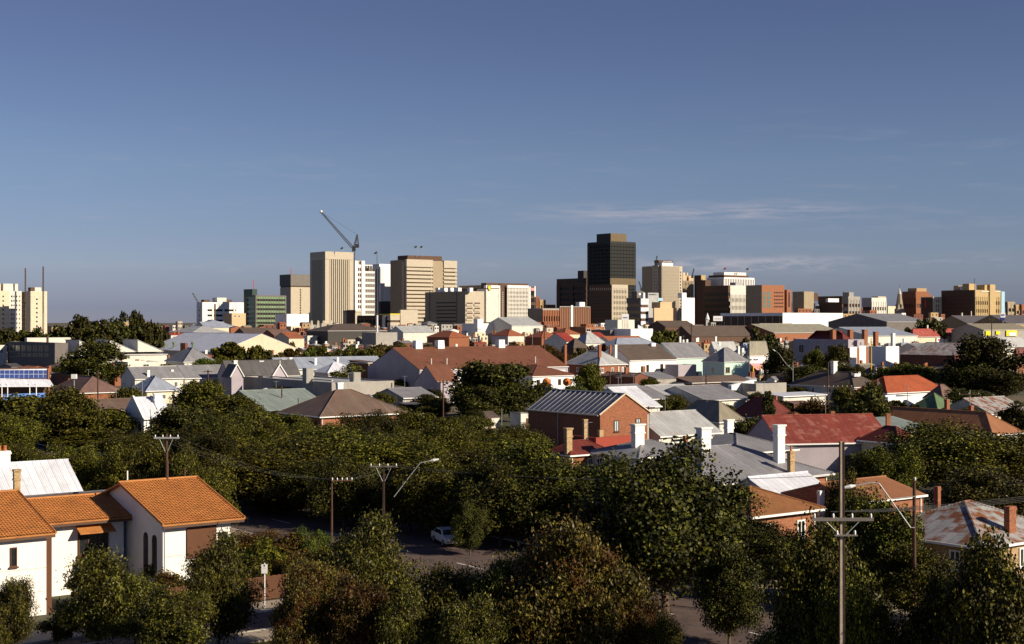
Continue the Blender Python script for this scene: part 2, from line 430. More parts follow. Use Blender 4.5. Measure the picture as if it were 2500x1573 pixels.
def house(label, xL, xE, xR, yE, D, roof='hip', rise=2.2, wall='white', rm='iron_grey', oh=.45, ch=(), wF=(), wL=(), name='house',
          cat='house', gutter='white_clean', land=None, pane='glass', frame='white_clean', a=None, b=None, eh=None, group=None, phi=PHI, ridge_cap=None):
    fr = Fr(name, xL, xE, xR, D, phi=phi, a=a, b=b)
    fr.eh = eh if eh is not None else gz(yE, D)
    if roof == 'flat': oh = 0
    walls(fr, roof, fr.eh, rise, wall, oh)
    r = roof_parts(fr, roof, fr.eh, rise, rm, wall, oh, gutter, ridge_cap); fr.roof = r
    for c in ch: chimney(fr, *c[:4], **(c[4] if len(c) > 4 else {}))
    for (x0, x1, y0, y1) in wF:
        p0, za = fr.PF(x0, y1, oh); p1, _ = fr.PF(x1, y1, oh); zb = fr.PF((x0 + x1) / 2, y0, oh)[1]; za = fr.PF((x0 + x1) / 2, y1, oh)[1]
        window(fr, 'F', p0, p1, za, zb, pane, frame, off=oh if roof != 'gy' else oh * .3)
    for (x0, x1, y0, y1) in wL:
        p0 = fr.PL(x1, y1, oh)[0]; p1 = fr.PL(x0, y1, oh)[0]; za = fr.PL((x0 + x1) / 2, y1, oh)[1]; zb = fr.PL((x0 + x1) / 2, y0, oh)[1]
        window(fr, 'L', p0, p1, za, zb, pane, frame, off=oh if roof != 'gx' else oh * .3)
    # ordinary sash windows and downpipes where the photo shows only a plain wall
    if D < 600 and fr.eh > 2.5 and wall not in ('brown_panel', 'brick_dark') and name in ('house', 'terrace_house', 'annex', 'terrace_row', 'building'):
        zt_ = min(fr.eh - .5, fr.eh * .5 + 1.2) if fr.eh < 5 else fr.eh - 1.0
        for face, L_, has in (('F', fr.a, wF), ('L', fr.b, wL)):
            if has or L_ < 5: continue
            n_ = min(4, int(L_ / 3.8)); of = oh * (.3 if (face == 'F') == (roof == 'gy') and roof in ('gx', 'gy') else 1)
            for i in range(n_):
                p_ = L_ * (i + .5) / n_ + .3 * math.sin(D + i); window(fr, face, p_ - .5, p_ + .5, zt_ - 1.5, zt_, pane, frame if wall[:5] != 'white' else 'brown_panel', off=of)
    if roof in ('hip', 'gx', 'sk') and D < 600:
        for x_ in (oh + .15, fr.a - oh - .25): fr.box('downpipe', gutter or 'concrete', x_, x_ + .09, oh - .1, oh - .01, 0, fr.eh - .2)
    tag(fr.e, label, cat, group)
    if land: LAND.append(((xL + xR) / 2, yE, D, land))
    return fr

def tower(label, xL, xE, xR, ytop, D, wall='beige', glass='glass', n=12, sp=.5, pF=0, pL=0, pw=.9, top=4., inset=.7, zlow=6.,
          corner=0., capmat=None, pmat=None, land=None, name='office_tower', cat='office tower', spmat=None, pp=.3):
    fr = Fr(name, xL, xE, xR, D); a, b = fr.a, fr.b; zt = gz(ytop, D); fr.zt = zt
    fr.box('glazing', glass, inset, a - inset, inset, b - inset, 0, zt - .6)
    fr.box('parapet', capmat or wall, 0, a, 0, b, zt - top, zt)
    fr.box('podium', wall, 0, a, 0, b, 0, zlow)
    fh = (zt - top - zlow) / max(n, 1)
    if n:
        for i in range(n):
            z0 = zlow + i * fh + fh * (1 - sp) if sp < 1 else zlow + i * fh
            z1 = zlow + (i + 1) * fh
            if i == n - 1: z1 -= .004
            fr.box('spandrel', spmat or wall, .1, a - .1, .1, b - .1, z0, z1)
    pm = pmat or wall
    for i in range(pF):
        x = corner + (a - 2 * corner) * (i + .5) / pF if corner else a * i / max(pF - 1, 1)
        x = min(max(x, pw / 2 - .05), a - pw / 2 + .05)
        fr.box('pier', pm, x - pw / 2, x + pw / 2, -pp, inset, zlow + .01, zt - top - .01)
    for i in range(pL):
        y = corner + (b - 2 * corner) * (i + .5) / pL if corner else b * i / max(pL - 1, 1)
        y = min(max(y, pw / 2 + .5), b - pw / 2)
        fr.box('pier', pm, -pp, inset, y - pw / 2, y + pw / 2, zlow + .01, zt - top - .01)
    if corner:
        k = corner
        for (x0, x1, y0, y1) in ((-.02, k, -.02, k), (a - k, a + .02, -.02, k), (-.02, k, b - k, b + .02)):
            fr.box('corner_pier', wall, x0, x1, y0, y1, 0, zt - top + .2 - .4)
    tag(fr.e, label, cat)
    LAND.append(((xL + xR) / 2, 780, D, land)) if land else None
    return fr

def fbox(fr, name, mat, x0, x1, ya, yb, d0, d1, parent=None):
    """a block on the front plane between photo columns x0..x1 and rows ya (top)..yb, from depth d0 to d1"""
    p0 = fr.PF(x0, ya, d0)[0]; p1 = fr.PF(x1, ya, d0)[0]; xm = (x0 + x1) / 2
    z1 = fr.PF(xm, ya, d0)[1]; z0 = fr.PF(xm, yb, d0)[1] if yb is not None else 0
    return fr.box(name, mat, p0, p1, d0, d1, z0, z1, parent)
def lbox(fr, name, mat, x0, x1, ya, yb, d0, d1, parent=None):
    p0 = fr.PL(x1, ya, d0)[0]; p1 = fr.PL(x0, ya, d0)[0]; xm = (x0 + x1) / 2
    z1 = fr.PL(xm, ya, d0)[1]; z0 = fr.PL(xm, yb, d0)[1] if yb is not None else 0
    return fr.box(name, mat, d0, d1, p0, p1, z0, z1, parent)

def lettering(text, size, mat, parent, loc, rot=(R(90), 0, 0), name='lettering', ext=.02):
    cu = bpy.data.curves.new('text', 'FONT'); cu.body = text; cu.size = size; cu.align_x = 'CENTER'; cu.align_y = 'CENTER'; cu.extrude = ext
    t = bpy.data.objects.new('text', cu); col.objects.link(t)
    dg = bpy.context.evaluated_depsgraph_get(); me = bpy.data.meshes.new_from_object(t.evaluated_get(dg))
    bpy.data.objects.remove(t); bpy.data.curves.remove(cu)
    me.materials.clear(); me.materials.append(MATS[mat])
    o = bpy.data.objects.new(name, me); col.objects.link(o); o.parent = parent; o.location = loc; o.rotation_euler = rot
    return o
# =================================================================== ground, sky backdrop of land
def sheet(name, pts, z, mat, kind='structure'):
    o = MB().poly([(x, y, z) for x, y in pts], [tuple(range(len(pts)))]).build(name, mat); o['kind'] = kind; return o
gnd = MB()
rings = [0, 60, 150, 400, 1000, 3000, 9000, 30000]; NS = 48
pts = [(0, 0, 0)]; fc = []
for r_ in rings[1:]:
    for j in range(NS): pts.append((r_ * math.cos(2 * math.pi * j / NS), r_ * math.sin(2 * math.pi * j / NS), 0))
for j in range(NS): fc.append((0, 1 + j, 1 + (j + 1) % NS))
for i in range(len(rings) - 2):
    for j in range(NS):
        p = 1 + i * NS; fc.append((p + j, p + NS + j, p + NS + (j + 1) % NS, p + (j + 1) % NS))
o = gnd.poly(pts, fc).build('ground', 'ground'); o['kind'] = 'structure'
S('hill', (.16, .19, .25), 1., .1)
hm = MB(); hp = []
N_ = 60
for i in range(N_ + 1):
    x = -500 + 7000 * i / N_; h = 165 + 60 * math.sin(i * .5) + 35 * math.sin(i * 1.37 + 1); h *= min(1, i / 12, (N_ - i) / 12) * .9
    hp.append((x, 13500, h))
hm.poly([(p[0], 11800, -2) for p in hp] + [(p[0], p[1], max(p[2], 0)) for p in hp] + [(p[0], 16000, -2) for p in hp],
        [(i, i + 1, i + N_ + 2, i + N_ + 1) for i in range(N_)] + [(i + N_ + 1, i + N_ + 2, i + 2 * N_ + 3, i + 2 * N_ + 2) for i in range(N_)])
o = hm.build('hills', 'hill', smooth=True); o['kind'] = 'structure'

# =================================================================== the city's towers
# far left: twin cream hospital-like slabs with two chimney stacks
f = Fr('apartment_block', -44, -40, 53, 1250); zt = gz(710, 1250)
fbox(f, 'wall', 'cream', -40, 22, 710, None, 0, 14); fbox(f, 'wall', 'offwhite', 22.05, 53, 711, None, .3, 14)
fbox(f, 'plant_room', 'offwhite', 8, 44, 693, 711, 2, 12); fbox(f, 'plant_room', 'cream', -30, 2, 693, 711, 3, 12)
for i in range(8):
    y = 722 + i * 10.9
    for x in (27, 33, 40, 47):
        w = 3.4 if x == 27 else 2.2
        fbox(f, 'window', 'glass', x, x + w, y, y + 4, .22, .4)
    fbox(f, 'window', 'glass', 6, 9.5, y, y + 4, -.06, .1)
tag(f.e, 'cream and white apartment slab cut by the left edge, with columns of small windows', 'apartment block')
LAND.append((30, 770, 1250, 'slab at the left edge'))
f = Fr('apartment_block', 72, 73.5, 115, 1235); zt = gz(711, 1235)
f.box('wall', 'cream', 0, f.a, 0, f.b + 10, 0, zt)
fbox(f, 'plant_room', 'brown_panel', 75, 84, 702, 712, 1, 8); fbox(f, 'plant_room', 'offwhite', 85, 101, 702, 712, 1.5, 9)
for i in range(8):
    y = 729 + i * 10.9; fbox(f, 'window', 'glass', 88, 92, y, y + 4, -.05, .1)
    fbox(f, 'floor_joint', 'offwhite', 74, 114.5, y - 6, y - 5.2, -.04, .06)
tag(f.e, 'narrow cream apartment slab beside the left edge, one column of small windows', 'apartment block')
LAND.append((95, 770, 1235, 'narrow cream slab'))
f = Fr('service_tower', 45, 60, 76, 1275); f.box('wall', 'brown_panel', 0, f.a, 0, f.b, 0, gz(713, 1275))
for i in range(9): f.box('floor_band', 'concrete_dark', -.1, f.a, -.1, f.b, 8 + i * 3.9, 8.7 + i * 3.9)
tag(f.e, 'recessed brown link tower between the two cream apartment slabs', 'tower block')
for x, y, d, lb in ((62, 655, 1262, 'brown mast rising behind the recessed link tower'), (105.5, 651, 1228, 'taller brown mast in front of the narrow cream slab')):
    z0 = gz(735, d) if x > 90 else gz(715, d)
    e = empty('mast', (gx(x, d), d, 0)); m = MB(); w = .5
    for sx in (-w, w):
        for sy in (-w, w): m.tube([(sx, sy, 0), (sx * .7, sy * .7, gz(y, d))], .16, 4)
    m.build('mast_leg', 'brown_panel', e)
    m = MB(); k = 0; z = z0 - 10
    while z < gz(y, d) - 1: m.box(-w, w, -w, w, z, z + .9); z += 1.9
    m.build('bracing', 'pole_wood', e); tag(e, lb, 'mast')
# white low slab with ribbons of windows, its tower crane
f = tower('white five storey slab with brown ribbon windows left of the green office block', 480, 494, 597, 738, 1300, 'white', n=6, sp=.62, pF=3, pw=1.6, top=3.5, corner=5, land='white ribbon-window slab')
fbox(f, 'plant_room', 'offwhite', 530, 553, 727, 740, 2, 12); fbox(f, 'plant_room', 'brown_panel', 554, 566, 732, 740, 3, 9); fbox(f, 'plant_room', 'brown_panel', 498, 512, 732, 740, 3, 9)
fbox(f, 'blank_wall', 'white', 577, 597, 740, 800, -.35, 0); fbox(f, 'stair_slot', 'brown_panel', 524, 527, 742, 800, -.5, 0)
# dark green slab + green curtain wall block
f = tower('very dark green blank office tower with a red and white mast', 595, 616, 628, 706, 1290, 'green_slab', n=0, top=2, land='dark green tower')
f.box('wall', 'green_slab', 0.05, f.a - .05, 0.05, f.b - .05, 1, f.zt - .1)
x, z = f.PF(616.5, 706, 2); MB().tube([(x + 1, 2, z - 1), (x + 1, 2, z + 8.5)], .3, 5).build('mast', 'sign_red', f.e)
f = tower('eight storey office block with pale green spandrel panels', 602, 624, 699, 721, 1250, 'concrete_dark', 'glass', n=9, sp=.5, pF=18, pw=.35, top=1.2, corner=1, land='pale green office block', spmat='pale_green', pmat='concrete_dark', pp=.2)
# grey tower with a dark ribbed crown
f = Fr('office_tower', 684, 710, 762, 1420); zt = gz(670, 1420); zc = gz(701, 1420)
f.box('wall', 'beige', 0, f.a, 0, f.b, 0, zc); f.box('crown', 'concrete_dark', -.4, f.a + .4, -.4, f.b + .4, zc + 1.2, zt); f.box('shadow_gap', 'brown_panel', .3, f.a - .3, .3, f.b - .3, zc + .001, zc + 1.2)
for i in range(26): f.box('crown_rib', 'concrete', f.a * (i + .3) / 26, f.a * (i + .7) / 26, -.7, -.4, zc + 1.3, zt - .6)
for i in range(13):
    p = f.PF(732, 706 + i * 6.3); q = f.PF(735, 710 + i * 6.3); f.box('window', 'glass', p[0], q[0], -.06, .1, q[1], p[1])
x = f.hit(709, f.v); MB().tube([(1, x, zt - 1), (1, x, zt + 6)], .35, 5).build('mast', 'sign_red', f.e)
tag(f.e, 'beige tower with a ribbed grey crown left of the tall finned tower', 'office tower'); LAND.append((722, 780, 1420, 'grey-crowned tower'))
# tall finned tower
f = tower('tallest pale tower on the left, with narrow vertical fins and a flat band on top', 757, 794, 863, 614, 1350, 'beige', 'glass_brown', n=0, pF=10, pL=9, pw=1.15, top=7.2, corner=4.6, inset=1.1, land='tall finned tower', pp=-.15)
for i in range(12):
    y = 3 + (f.b - 6) * (i + .5) / 12; f.box('vent_light', 'cream', -.06, .1, y - .6, y + .6, f.zt - 7.6, f.zt - 6.2)
# tower crane behind it
D_ = 1460
e = empty('tower_crane', (gx(863, D_), D_, 0)); zs = gz(604, D_)
def lattice(p0, p1, w0, w1, n, r=.16):
    m = MB(); p0 = Vector(p0); p1 = Vector(p1); d = (p1 - p0).normalized()
    s = d.cross(Vector((0, 1, 0))).normalized(); t = d.cross(s)
    cs = [(s + t), (s - t), (-s - t), (-s + t)]
    for c in cs: m.tube([p0 + c * w0, p1 + c * w1], r, 4)
    for i in range(n):
        a = p0.lerp(p1, i / n); b = p0.lerp(p1, (i + 1) / n); wa = w0 + (w1 - w0) * i / n; wb = w0 + (w1 - w0) * (i + 1) / n
        for k in range(4): m.tube([a + cs[k] * wa, b + cs[(k + 1) % 4] * wb], r * .6, 3)
    return m
lattice((0, 0, 0), (0, 0, zs), 1.1, 1.1, 22, .3).build('mast', 'metal_dark', e)
k = D_ / F
lattice((-3 * k, 0, zs), ((784 - 863) * k, 0, gz(518, D_)), 1.2, .6, 26, .3).build('jib', 'metal_dark', e)
MB().ball(((784 - 863) * k, 0, gz(517, D_)), 1.5, 8, 6).build('jib_light', 'white_clean', e)
lattice((2 * k, 0, zs), (9 * k, 0, gz(573, D_)), .9, .3, 6, .3).build('head_frame', 'metal_dark', e)
lattice((9.5 * k, 0, gz(573, D_)), (12 * k, 0, zs + 1), .3, .7, 5, .25).build('back_stay', 'metal_dark', e)
MB().box(4 * k, 13 * k, -1.5, 1.5, zs - .5, zs + 3.2).build('counterweight', 'metal_dark', e)
MB().box(-3 * k, 5 * k, -1.6, 1.6, zs - 4, zs + .5).build('cab', 'metal_dark', e)
MB().tube([(9 * k, 0, gz(573, D_)), ((790 - 863) * k, 0, gz(522, D_))], .1, 3).build('jib_cable', 'metal_dark', e)
tag(e, 'dark luffing tower crane with its long jib raised to the upper left', 'crane')
# white striped and gridded tower
f = tower('white tower of stacked grid floors with two blank white stripes, right of the crane', 838, 868, 918, 646, 1500, 'white', 'brown_panel', n=13, sp=.38, pF=11, pw=.5, top=1.2, land='white grid tower', pp=.1)
for (x0, x1) in ((864, 873), (881, 891)): fbox(f, 'blank_stripe', 'white_clean', x0 + 2, x1, 637, 800, -.8, 1)
fbox(f, 'plant_room', 'beige', 866, 889, 637, 648, 2, 12)
for (xx, y0, y1) in ((892, 648, 662), (898, 648, 662), (904, 648, 662), (910, 648, 662)): fbox(f, 'louvre', 'glass_brown', xx, xx + 4, y0 + 1, y1, -.35, .1)
# white finned tower w/ dark foot
f = tower('white tower with close vertical fins above a dark blue glass foot', 915, 929, 957, 651, 1450, 'white_clean', 'glass_brown', n=0, pF=7, pL=3, pw=2.1, top=2.4, land='white finned tower', pp=.2)
fbox(f, 'plant_room', 'white_clean', 926, 955, 645, 655, 3, 16); fbox(f, 'foot', 'metal_dark', 929, 957, 736, 790, -1.2, 2)
# the banded pair: left side toned dark as shade, banded slabs in the lit front
f = Fr('office_tower', 953, 993, 1116, 1380); zt = gz(634, 1380)
f.box('wall', 'beige_dark', .5, f.a - .5, .6, f.b, 0, zt - .5); f.box('side_wall', 'beige_dark', 0, .5, .3, f.b, 0, zt)  # left side in deeper beige than the bands, shade put into the colour
lbox(f, 'side_fin', 'beige', 981, 987, 640, 800, -.6, -.001); lbox(f, 'side_block', 'white', 965, 974, 635, 641, 2, 5)
fbox(f, 'core_pier', 'beige_dark', 1057, 1084, 639, 800, -.5, .4)
for (xa, xb, ya) in ((993, 1057, 634), (1084, 1116, 637)):
    fbox(f, 'parapet', 'beige', xa, xb, ya, ya + 18, -1.6, 2)
    for i in range(14): fbox(f, 'balcony_band', 'beige', xa, xb, ya + 20.5 + i * 9.55, ya + 20.5 + i * 9.55 + 6.0, -1.6, .6)
fbox(f, 'plant_room', 'brown_panel', 995, 1079, 625, 640, 8, 26)
tag(f.e, 'broad beige tower banded by long balconies, with a brown plant room and blank dark side', 'office tower'); LAND.append((1050, 780, 1380, 'banded beige tower'))
for x, y, d, z1, lb in ((838, 606, 1352, 616, 'small dark flag on the roof of the tall finned tower'), (1018, 603, 1395, 628, 'left of two small flags above the banded beige tower'), (1032, 603, 1396, 628, 'right of two small flags above the banded beige tower'),
                    (1773, 656, 1420, 668, 'small red flag above the white colonnaded tower, left one'), (1828, 657, 1421, 668, 'small dark flag above the white colonnaded tower, right one')):
    e = empty('flagpole', (gx(x, d), d, gz(z1, d))); hh = gz(y - 3, d) - gz(z1, d)
    MB().tube([(0, 0, 0), (0, 0, hh)], .14, 4).build('pole', 'metal', e)
    MB().slab([(0, 0, hh), (-2.6, .4, hh - .8), (-2.7, .5, hh - 2.4), (-.1, 0, hh - 1.7)], .1).build('flag', 'flag_red' if 'red' in lb else 'flag_dark', e); tag(e, lb, 'flagpole')
D_ = 900; e = empty('flagpole', (gx(920.5, D_), D_, 0)); zt = gz(614, D_)
MB().tube([(0, 0, 0), (0, 0, gz(770, D_))], [.75, .7], 8).build('pole_foot', 'iron_white', e)
MB().tube([(0, 0, gz(770, D_)), (0, 0, zt)], [.22, .15], 6).build('pole', 'metal_dark', e)
MB().slab([(-.2, 0, zt), (-1.8, .2, zt - .8), (-1.9, .3, zt - 1.9), (-.2, 0, zt - 1.2)], .08).build('flag', 'flag_dark', e)
tag(e, 'very tall thin flagpole with a pale foot, standing before the white finned tower', 'flagpole')
# low blocks at the foot of the tall finned tower
f = tower('plain brown block standing against the right foot of the tall finned tower', 838, 868, 882, 758, 1300, 'beige', n=0, top=2, land='brown block', zlow=2)
f.box('wall', 'beige', 0, f.a, .4, f.b, 0, f.zt - .1); lbox(f, 'side_wall', 'brown_panel', 846, 867, 757, 800, -.2, 0)  # brown panel colours the beige block's left side as shaded
f = tower('dark brown car park of open decks below the banded beige tower', 872, 953, 960, 770, 1200, 'brown_panel', 'black_panel', n=4, sp=.45, top=1.4, pL=9, pw=.8, land='brown deck car park', zlow=1)
lbox(f, 'stair_tower', 'offwhite', 933, 940, 770, 810, -1.2, 1); lbox(f, 'roof_rail', 'sign_yellow', 914, 952, 767, 769, -.2, .2)
f = tower('cream banded block with a blank wall below the banded beige tower', 945, 953, 1020, 769, 1190, 'beige', 'brown_panel', n=5, sp=.62, top=1.6, zlow=1)
fbox(f, 'blank_wall', 'beige', 978, 1020, 757, 830, -.5, 3); fbox(f, 'roof_edge', 'sign_yellow', 953, 995, 766, 768.4, -.2, .3)
# block in front, left side toned dark as shade, beige right end
f = Fr('office_block', 1038, 1136, 1182, 1250); zt = gz(711, 1250)
f.box('wall', 'beige', 0, f.a, 0, f.b, 0, zt); f.box('side_wall', 'beige_dark', -.15, 0, .5, f.b, 0, zt - .4)  # shaded copy of the beige wall laid over the left side
for i in range(6): lbox(f, 'side_band', 'black_panel', 1065, 1115, 738 + i * 9, 741 + i * 9, -.35, -.15)
for x in (1048, 1114): lbox(f, 'side_rib', 'concrete_dark', x, x + 1.4, 712, 800, -.4, -.15)
for j, y in enumerate((739, 751.5, 763.5, 775)):
    for x0, x1 in ((1139, 1154), (1158, 1172)):
        w_ = fbox(f, 'window_band', 'brown_panel', x0, x1, y, y + 8, -.06, .1); fbox(f, 'sunshade', 'beige', x0, x1, y + 3.4, y + 8.2, -.8, -.1)
for i, x in enumerate((1063, 1074, 1093, 1108, 1140)): lbox(f, 'cooling_unit', 'white_clean', x, x + (11 if i in (1, 3) else 7), 703, 713, 1.5, 5)
tag(f.e, 'dark sided office block with white rooftop cooling units and a beige end', 'office block'); LAND.append((1100, 780, 1250, 'dark block with white rooftop units'))
# shield-badged blank slab, dark slot, gridded slab
f = Fr('office_tower', 1183, 1187, 1291, 1300); zt = gz(697, 1300)
for (xa, xb) in ((1187, 1221), (1239, 1291)): fbox(f, 'top_band', 'white', xa, xb, 697, 703.5, -.8, 3)
fbox(f, 'wall', 'offwhite', 1187, 1221, 705.5, 840, -.5, 14); fbox(f, 'clerestory', 'brown_panel', 1188, 1220, 703.6, 705.4, -.3, 12)
fbox(f, 'edge_pier', 'white_clean', 1219, 1221.3, 704, 840, -.9, -.52)
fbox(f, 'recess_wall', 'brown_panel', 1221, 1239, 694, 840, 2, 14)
for i in range(15): fbox(f, 'stair_window', 'offwhite', 1227, 1228.4, 713 + i * 5, 716 + i * 5, 1.9, 2)
fbox(f, 'glazing', 'brown_panel', 1240, 1290, 704, 840, .6, 14)
for i in range(9): fbox(f, 'spandrel', 'offwhite', 1239.4, 1290.6, 707.5 + i * 10 - (2.5 if i == 0 else 0), 712.5 + i * 10, -.3, .8)
for i in range(15):
    x = 1240 + i * 3.6; fbox(f, 'pier', 'offwhite', x - (.9 if 0 < i < 14 else 1.2), x + (.7 if 0 < i < 14 else 1.2), 704, 840, -.65, .55)
fbox(f, 'plant_room', 'brown_panel', 1187, 1290, 692, 703, 4, 12)
p = f.PF(1194.5, 703, -1.1); s_ = 1.9
MB().prism([(p[0] + s_ * a_, p[1] + s_ * b_) for a_, b_ in ((-1, 1.1), (1, 1.1), (1, -.2), (.55, -1), (0, -1.45), (-.55, -1), (-1, -.2))], 'y', -1.3, -.85).build('badge', 'metal_dark', f.e)
MB().prism([(p[0] + s_ * .72 * a_, p[1] + s_ * .75 * b_) for a_, b_ in ((-1, 1.1), (1, 1.1), (1, -.2), (.55, -1), (0, -1.45), (-.55, -1), (-1, -.2))], 'y', -1.4, -1.31).build('badge_field', 'sign_yellow', f.e)
tag(f.e, 'pale office pair joined by a dark slot, a yellow shield badge on its blank half', 'office tower'); LAND.append((1240, 780, 1300, 'shield-badged offices'))
f = tower('pale office wing glimpsed behind, between the dark block and the shield badge', 1120, 1186, 1192, 696, 1360, 'beige_dark', n=0, top=3, zlow=1)
f.box('wall', 'brown_panel', .05, f.a - .05, .05, f.b, 0, f.zt - .1)
f = tower('slim white framed block with a pink sign at its top', 1291, 1294, 1308, 700, 1380, 'brown_panel', n=7, sp=.4, top=2, land='pink-signed block')
fbox(f, 'side_pier', 'white_clean', 1292.5, 1295.5, 700, 760, -.8, .8); fbox(f, 'side_pier', 'white_clean', 1305, 1307.6, 699, 725, -.8, .8); fbox(f, 'sign', 'pink', 1297, 1304, 703, 710, -.6, -.3)
for (xl, xe, xr, y, d, w_, lb) in ((1306, 1308, 1316, 724, 1450, 'brick', 'small brown brick tower right of the pink-signed block'), (1312, 1318, 1332, 732, 1480, 'brick_buff', 'stepped buff building right of the shield-badged offices'),
                               (1328, 1334, 1356, 744, 1500, 'brick', 'low brown roofed building left of the dark slab beside the black tower')):
    f = tower(lb, xl, xe, xr, y, d, w_, n=5, sp=.6, top=1.5, pF=3, pw=1.)
f = tower('flat grey roofed hall with a dark blank side behind brick shops', 1288, 1325, 1368, 753, 1190, 'brick', 'brown_panel', n=3, sp=.55, pF=8, pw=1., top=1.5, capmat='concrete', land='dark-sided hall', zlow=2)
lbox(f, 'side_wall', 'beige_dark', 1290, 1324, 756, 800, -.2, 0)  # shaded left side of the brick hall given its own tone
f = tower('pink brick office block with pale gridded windows and a white stair stripe', 1366, 1367, 1441, 748, 1150, 'brick_orange', 'brown_panel', n=4, sp=.55, pF=14, pw=.9, top=1.4, capmat='concrete', land='pink brick grid offices', zlow=2)
fbox(f, 'stair_stripe', 'white_clean', 1394, 1399, 746, 800, -.6, .4); fbox(f, 'roof_hut', 'white_clean', 1415, 1428, 738, 749, 3, 8)
# dark slab left of the black tower
f = tower('long dark brown office slab with balconied end, left of the black tower', 1359, 1432, 1440, 679, 1520, 'brown_panel', 'black_panel', n=9, sp=.55, top=6, pL=3, pw=6, land='dark brown slab')
fbox(f, 'plant_room', 'dark_panel', 1425, 1440, 661, 690, 4, 14)
# black tower
f = tower('tallest black glass tower of the skyline, with a bronze penthouse', 1434, 1490, 1552, 589, 1450, 'black_panel', 'black_panel', n=26, sp=.8, pF=18, pL=18, pw=.55, top=2.2, land='black tower', pp=.2, pmat='black_panel')
fbox(f, 'spandrel_belt', 'bronze', 1490, 1552, 680, 696, -.25, .2)
z1 = gz(570, 1450); q0 = 2.; 
f.box('penthouse', 'black_panel', .8, f.a * .64, 1., f.b * .62, f.zt - 1, gz(570, 1454)); f.box('penthouse_front', 'bronze', .8, f.a * .64, .2, 1., f.zt + .01, gz(570, 1453))
f = tower('low dark sided office with a lit beige grid front below the black tower', 1438, 1494, 1533, 695, 1320, 'beige', 'glass_brown', n=9, sp=.42, pF=9, pw=1., top=3, corner=1.2, land='beige grid front offices', pp=.1)
lbox(f, 'side_wall', 'brown_panel', 1438, 1493, 696, 860, -.35, 0)  # brown sheet paints shade over the left side of the beige block
for i in range(11): lbox(f, 'side_light', 'beige', 1441 + i * 4.9, 1442.6 + i * 4.9, 703, 709, -.5, -.35)
for i in range(8): lbox(f, 'side_band', 'dark_panel', 1440, 1490, 716 + i * 8, 719 + i * 8, -.5, -.35)
f = tower('grey banded low office right of the beige grid front', 1529, 1563, 1572, 727, 1240, 'concrete_dark', 'glass', n=6, sp=.5, top=2, land='grey banded office', zlow=3)
fbox(f, 'roof_hut', 'concrete_dark', 1555, 1572, 712, 730, 3, 10); lbox(f, 'roof_hut', 'white_clean', 1545, 1560, 716, 721, 1, 5)
f = tower('pale blue banded offices with a white lettered end wall', 1563, 1565, 1584, 729, 1230, 'blue_pale', 'brown_panel', n=6, sp=.6, top=1.8, zlow=3, land='pale blue banded offices', capmat='iron_white', spmat='iron_white')
fbox(f, 'stair_block', 'white_clean', 1571, 1575, 715, 735, .5, 4)
f = tower('blank pale grey office wall with dark lettering along its top', 1579, 1582, 1608, 715, 1262, 'iron_light', n=0, top=2, zlow=2)
f.box('wall', 'iron_light', .0, f.a, .0, f.b, 2.01, f.zt - 2.01); p = f.PF(1592, 719.5, -.05); [fbox(f, 'letter', 'metal_dark', 1584.5 + i * 2.1, 1585.9 + i * 2.1, 718, 721, -.12, -.01) for i in range(9)]
fbox(f, 'side_wing', 'blue_pale', 1606, 1618, 728, 735, -.3, 6)
# beige tall tower with rooftop sign
f = Fr('office_tower', 1568, 1616, 1666, 1350); zt = gz(649, 1350)
f.box('wall', 'beige', 0, f.a, 0, f.b, 0, zt); f.box('side_wall', 'beige_dark', -.3, 0, .2, f.b, 0, zt - .2)  # left side repeats the beige wall in a darker, shaded tone
lbox(f, 'side_strip', 'beige', 1593, 1607, 648, 820, -1., -.3)
for i in range(15):
    for x in (1596.5, 1601): lbox(f, 'window', 'glass', x, x + 1.9, 663 + i * 7.6, 666.6 + i * 7.6, -1.06, -1.0)
    fbox(f, 'window', 'glass', 1660.5, 1662.5, 663 + i * 7.6, 667.5 + i * 7.6, -.06, .1)
    fbox(f, 'floor_band', 'beige_dark', 1618, 1659, 663 + i * 7.6, 665.4 + i * 7.6, -.12, .1)
for i in range(17): fbox(f, 'rib', 'beige', 1618 + i * 2.5, 1618.9 + i * 2.5, 651, 820, -.35, -.01)
fbox(f, 'sign_box', 'iron_white', 1616, 1643, 642, 650, 2, 9); lbox(f, 'plant_room', 'concrete_dark', 1598, 1616, 641, 650, 4, 12); lbox(f, 'plant_top', 'brown_panel', 1597, 1605, 636, 641, 5, 11)
fbox(f, 'sign_back', 'brown_panel', 1608, 1643, 636, 642, 2.4, 8); p = f.PF(1630, 639.2, 2.3); lettering('SUN ALLIANCE', 1.75, 'sign_white', f.e, (p[0], 2.3, p[1]), ext=.1)
tag(f.e, 'beige ribbed tower with dark side and white lettered sign box on its roof', 'office tower'); LAND.append((1620, 780, 1350, 'beige tower with the roof sign'))
f = tower('brown gridded office building just right of the beige tower with the roof sign', 1664, 1667, 1693, 673, 1420, 'tan', 'brown_panel', n=12, sp=.5, pF=8, pw=1.1, top=5, land='brown gridded offices', capmat='sand', spmat='beige_dark', pmat='beige_dark')
fbox(f, 'plant_room', 'beige', 1667, 1680, 666, 674, 2, 9)
f = tower('narrow brown tower with one lit tan edge, right of the brown gridded offices', 1695, 1712, 1723, 672, 1430, 'tan', n=0, top=1, zlow=1, land='narrow brown tower')
f.box('wall', 'tan', 0.1, f.a - .1, .05, f.b, 1.01, f.zt - 1); lbox(f, 'side_wall', 'brown_panel', 1696, 1711, 673, 840, -.2, 0)  # tan tower's left side coloured brown to stand for shade
f = tower('dark brown lower wing in front of the narrow brown tower', 1700, 1722, 1735, 684, 1400, 'brown_panel', n=0, top=1, zlow=1)
